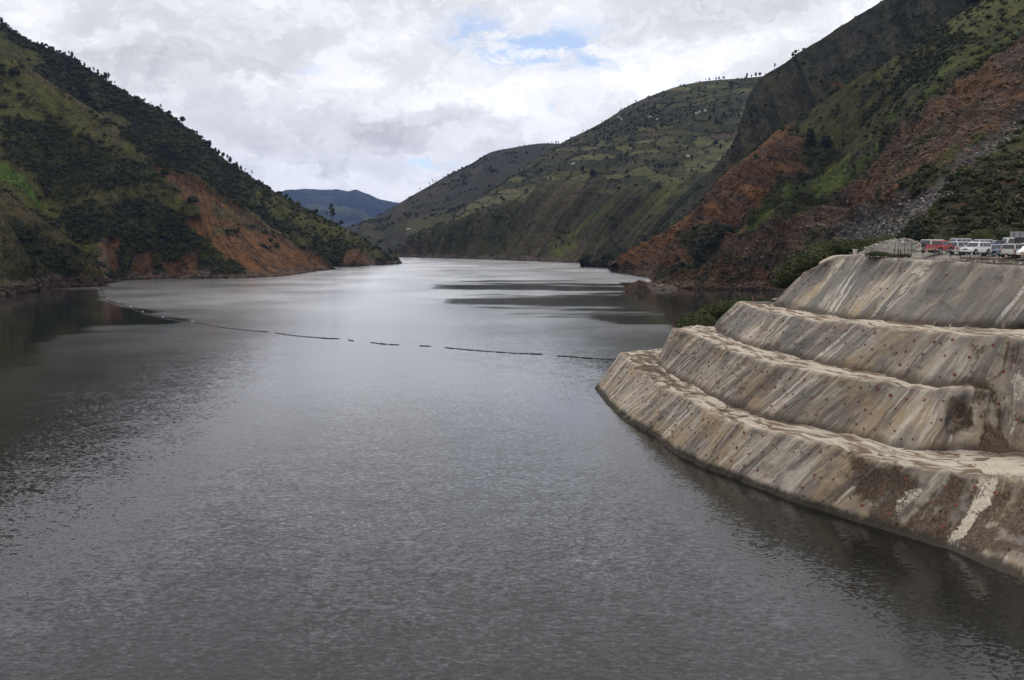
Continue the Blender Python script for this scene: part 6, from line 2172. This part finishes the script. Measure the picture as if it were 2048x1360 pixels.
# ================================================================== FLOATING BOOM
M_FLOAT = plain('dark_boom_float', (0.020, 0.020, 0.021), 0.5, var=0.4)
M_SPLASH = plain('pale_splash', (0.42, 0.42, 0.40), 0.5)
mb = MB()
mb.tube([(-1.45, 0, 0.08), (-1.3, 0, 0.08), (1.3, 0, 0.08), (1.45, 0, 0.08)], [0.09, 0.14, 0.14, 0.09], 8)
ME_F1 = mb.mesh('float', M_FLOAT, smooth=True)
mb = MB()
mb.tube([(-1.9, 0, 0.03), (1.9, 0, 0.03)], 0.05, 5)
ME_LINK = mb.mesh('cable', M_FLOAT)
mb = MB()
mb.tube([(-0.5, 0, 0.2), (-0.4, 0, 0.2), (0.4, 0, 0.2), (0.5, 0, 0.2)], [0.12, 0.22, 0.22, 0.12], 8)
ME_F2 = mb.mesh('splash_speck', M_SPLASH, smooth=True)
BOOM = [([(192, 577), (196, 583), (199, 591), (208, 597), (228, 604), (248, 610), (272, 621), (300, 630), (330, 637), (360, 642)], 'curved left end of the floating boom reaching the left shore'),
        ([(360, 641.5), (395, 647), (428, 652)], 'second length of the floating boom from the left shore'),
        ([(430, 653), (470, 658.5), (505, 662), (536, 664)], 'third length of the floating boom before the first gap'),
        ([(550, 666), (590, 671.5), (640, 676), (678, 678)], 'length of floating boom between the first two gaps'),
        ([(696, 680), (708, 682.5)], 'shortest loose piece of floating boom'),
        ([(740, 685), (770, 688.5), (800, 690)], 'short length of floating boom near the middle of the lake'),
        ([(842, 692), (858, 692.5)], 'half-sunk scrap of floating boom near the middle'),
        ([(890, 695.5), (950, 701), (1020, 706), (1084, 709)], 'longest straight length of floating boom near the terraces'),
        ([(1113, 711.5), (1170, 716), (1232, 720), (1262, 723)], 'right end of the floating boom running behind the lowest terrace')]
for ln, lab in BOOM:
    c3 = crom(np.array([PZ(x, y, 0) for x, y in ln]), np.linspace(0, len(ln) - 1, 400))
    Ls = np.concatenate([[0], np.cumsum(np.linalg.norm(np.diff(c3, axis=0), axis=1))])
    b0 = c3[200]
    bt = thing('floating_boom', lab, 'boom', loc=(b0[0], b0[1], 0), group='lengths of the floating boom across the lake')
    n = max(1, int(Ls[-1] / 3.05))
    st_ = Ls[-1] / n
    for k in range(n):
        s0 = (k + 0.5) * st_
        q = [np.interp(s0, Ls, c3[:, j]) for j in range(2)]
        q2 = [np.interp(s0 + 0.5, Ls, c3[:, j]) for j in range(2)]
        q1 = [np.interp(s0 - 0.5, Ls, c3[:, j]) for j in range(2)]
        an = math.atan2(q2[1] - q1[1], q2[0] - q1[0])
        fl = link('float', ME_F1, bt, loc=(q[0] - b0[0], q[1] - b0[1], rnd.uniform(-0.05, 0.03)), rot=(0, rnd.uniform(-.02, .02), an + rnd.uniform(-.05, .05)))
        link('cable', ME_LINK, fl)
        if 'left shore' in lab and k % 9 == 2:
            link('splash_speck', ME_F2, bt, loc=(q[0] - b0[0] + 0.5, q[1] - b0[1] + 0.6, 0.0), rot=(0, 0, an + 0.6))  # pale floats put in for the white specks of splash

# ================================================================== FAR FARMHOUSES
M_WALL = plain('whitewashed_wall', (0.40, 0.39, 0.37), 0.9)
M_ROOF = plain('tin_roof', (0.26, 0.27, 0.29), 0.5)
M_DOOR = plain('dark_opening', (0.03, 0.027, 0.024), 0.8)
HS = [(1237, 236, 7.0, 'white farmhouse highest among the trees on the far right bank'), (1243, 239, 5.0, 'small white hut beside the highest farmhouse'), (1314, 240, 5.5, 'pale hut below the wood on the far right bank'),
      (1392, 228, 7.0, 'left white house of the pair under the far right crest'), (1412, 223, 9.0, 'right wider white house of the pair under the far right crest'), (1300, 236, 5.0, 'small pale hut left of the hut below the wood'),
      (1376, 313, 7.0, 'white house at the edge of the pale field'), (1146, 329, 6.0, 'small white house on the bare shoulder of the far right bank'), (817, 460, 8.0, 'lone white house low on the dark rounded hill'), (1400, 226, 4.0, 'tiny hut between the pair of white houses')]
for x, y, w, lab in HS:
    key = 'C2' if x < 900 else 'C1'
    p = on_slope(key, x, y)
    hs = thing('farmhouse', lab, 'house', loc=tuple(p), rotz=rnd.uniform(-.4, .4), group='white houses on the far right bank')
    hs.scale = (0.65, 0.65, 0.65)
    mb = MB()
    mb.prism([(-w / 2, -1.5), (w / 2, -1.5), (w / 2, 2.6), (-w / 2, 2.6)], -2.2, 2.2)
    link('wall', mb.mesh('wall', M_WALL), hs)
    mb = MB()
    mb.add([(-w / 2 - .3, -2.6, 2.5), (w / 2 + .3, -2.6, 2.5), (w / 2 + .3, 0, 3.9), (-w / 2 - .3, 0, 3.9), (-w / 2 - .3, 2.6, 2.5), (w / 2 + .3, 2.6, 2.5)],
           [(0, 1, 2, 3), (3, 2, 5, 4), (0, 3, 4), (1, 5, 2), (0, 4, 5, 1)])
    link('roof', mb.mesh('roof', M_ROOF), hs)
    mb = MB()
    mb.box(-0.5, 0.5, -2.24, -2.1, 0, 1.9)
    link('door', mb.mesh('door', M_DOOR), hs)
    for sx in (-0.3, 0.3):
        mb = MB()
        mb.box(sx * w - 0.4, sx * w + 0.4, -2.24, -2.1, 0.9, 1.7)
        link('window', mb.mesh('window', M_DOOR), hs)

# dead trunk in the upper right field
p = on_slope('B1', 1958, 66)
dt = thing('dead_tree', 'bare leaning tree trunk in the upper right field', 'dead tree', loc=tuple(p))
hh = px_h(p, 34)
mb = MB()
mb.tube([(0, 0, -0.5), (0.1, 0, hh * .5), (0.25, 0, hh)], [0.28, 0.2, 0.08], 6)
link('trunk', mb.mesh('trunk', M_BARK), dt)
mb = MB()
mb.tube([(0.1, 0, hh * .5), (-hh * .12, 0, hh * .75)], [0.12, 0.04], 5)
mb.tube([(0.15, 0, hh * .62), (hh * .16, 0.1, hh * .85)], [0.12, 0.04], 5)
link('branch', mb.mesh('branch', M_BARK), dt)

# ================================================================== HAZE
def build_haze():
    mb = MB()
    mb.box(-5200, 5200, -180, 9400, -20, 760)
    m, t = mat('valley_haze')
    v = t.n('ShaderNodeVolumePrincipled', {'Color': (0.30, 0.47, 1.0, 1), 'Density': 4.2e-5, 'Anisotropy': 0.2})
    v.inputs['Density Attribute'].default_value = ''
    t.n('ShaderNodeOutputMaterial', {'Volume': v.outputs[0]})
    link('haze', mb.mesh('haze', m), kind='stuff', label='thin blue air filling the valley')


build_haze()
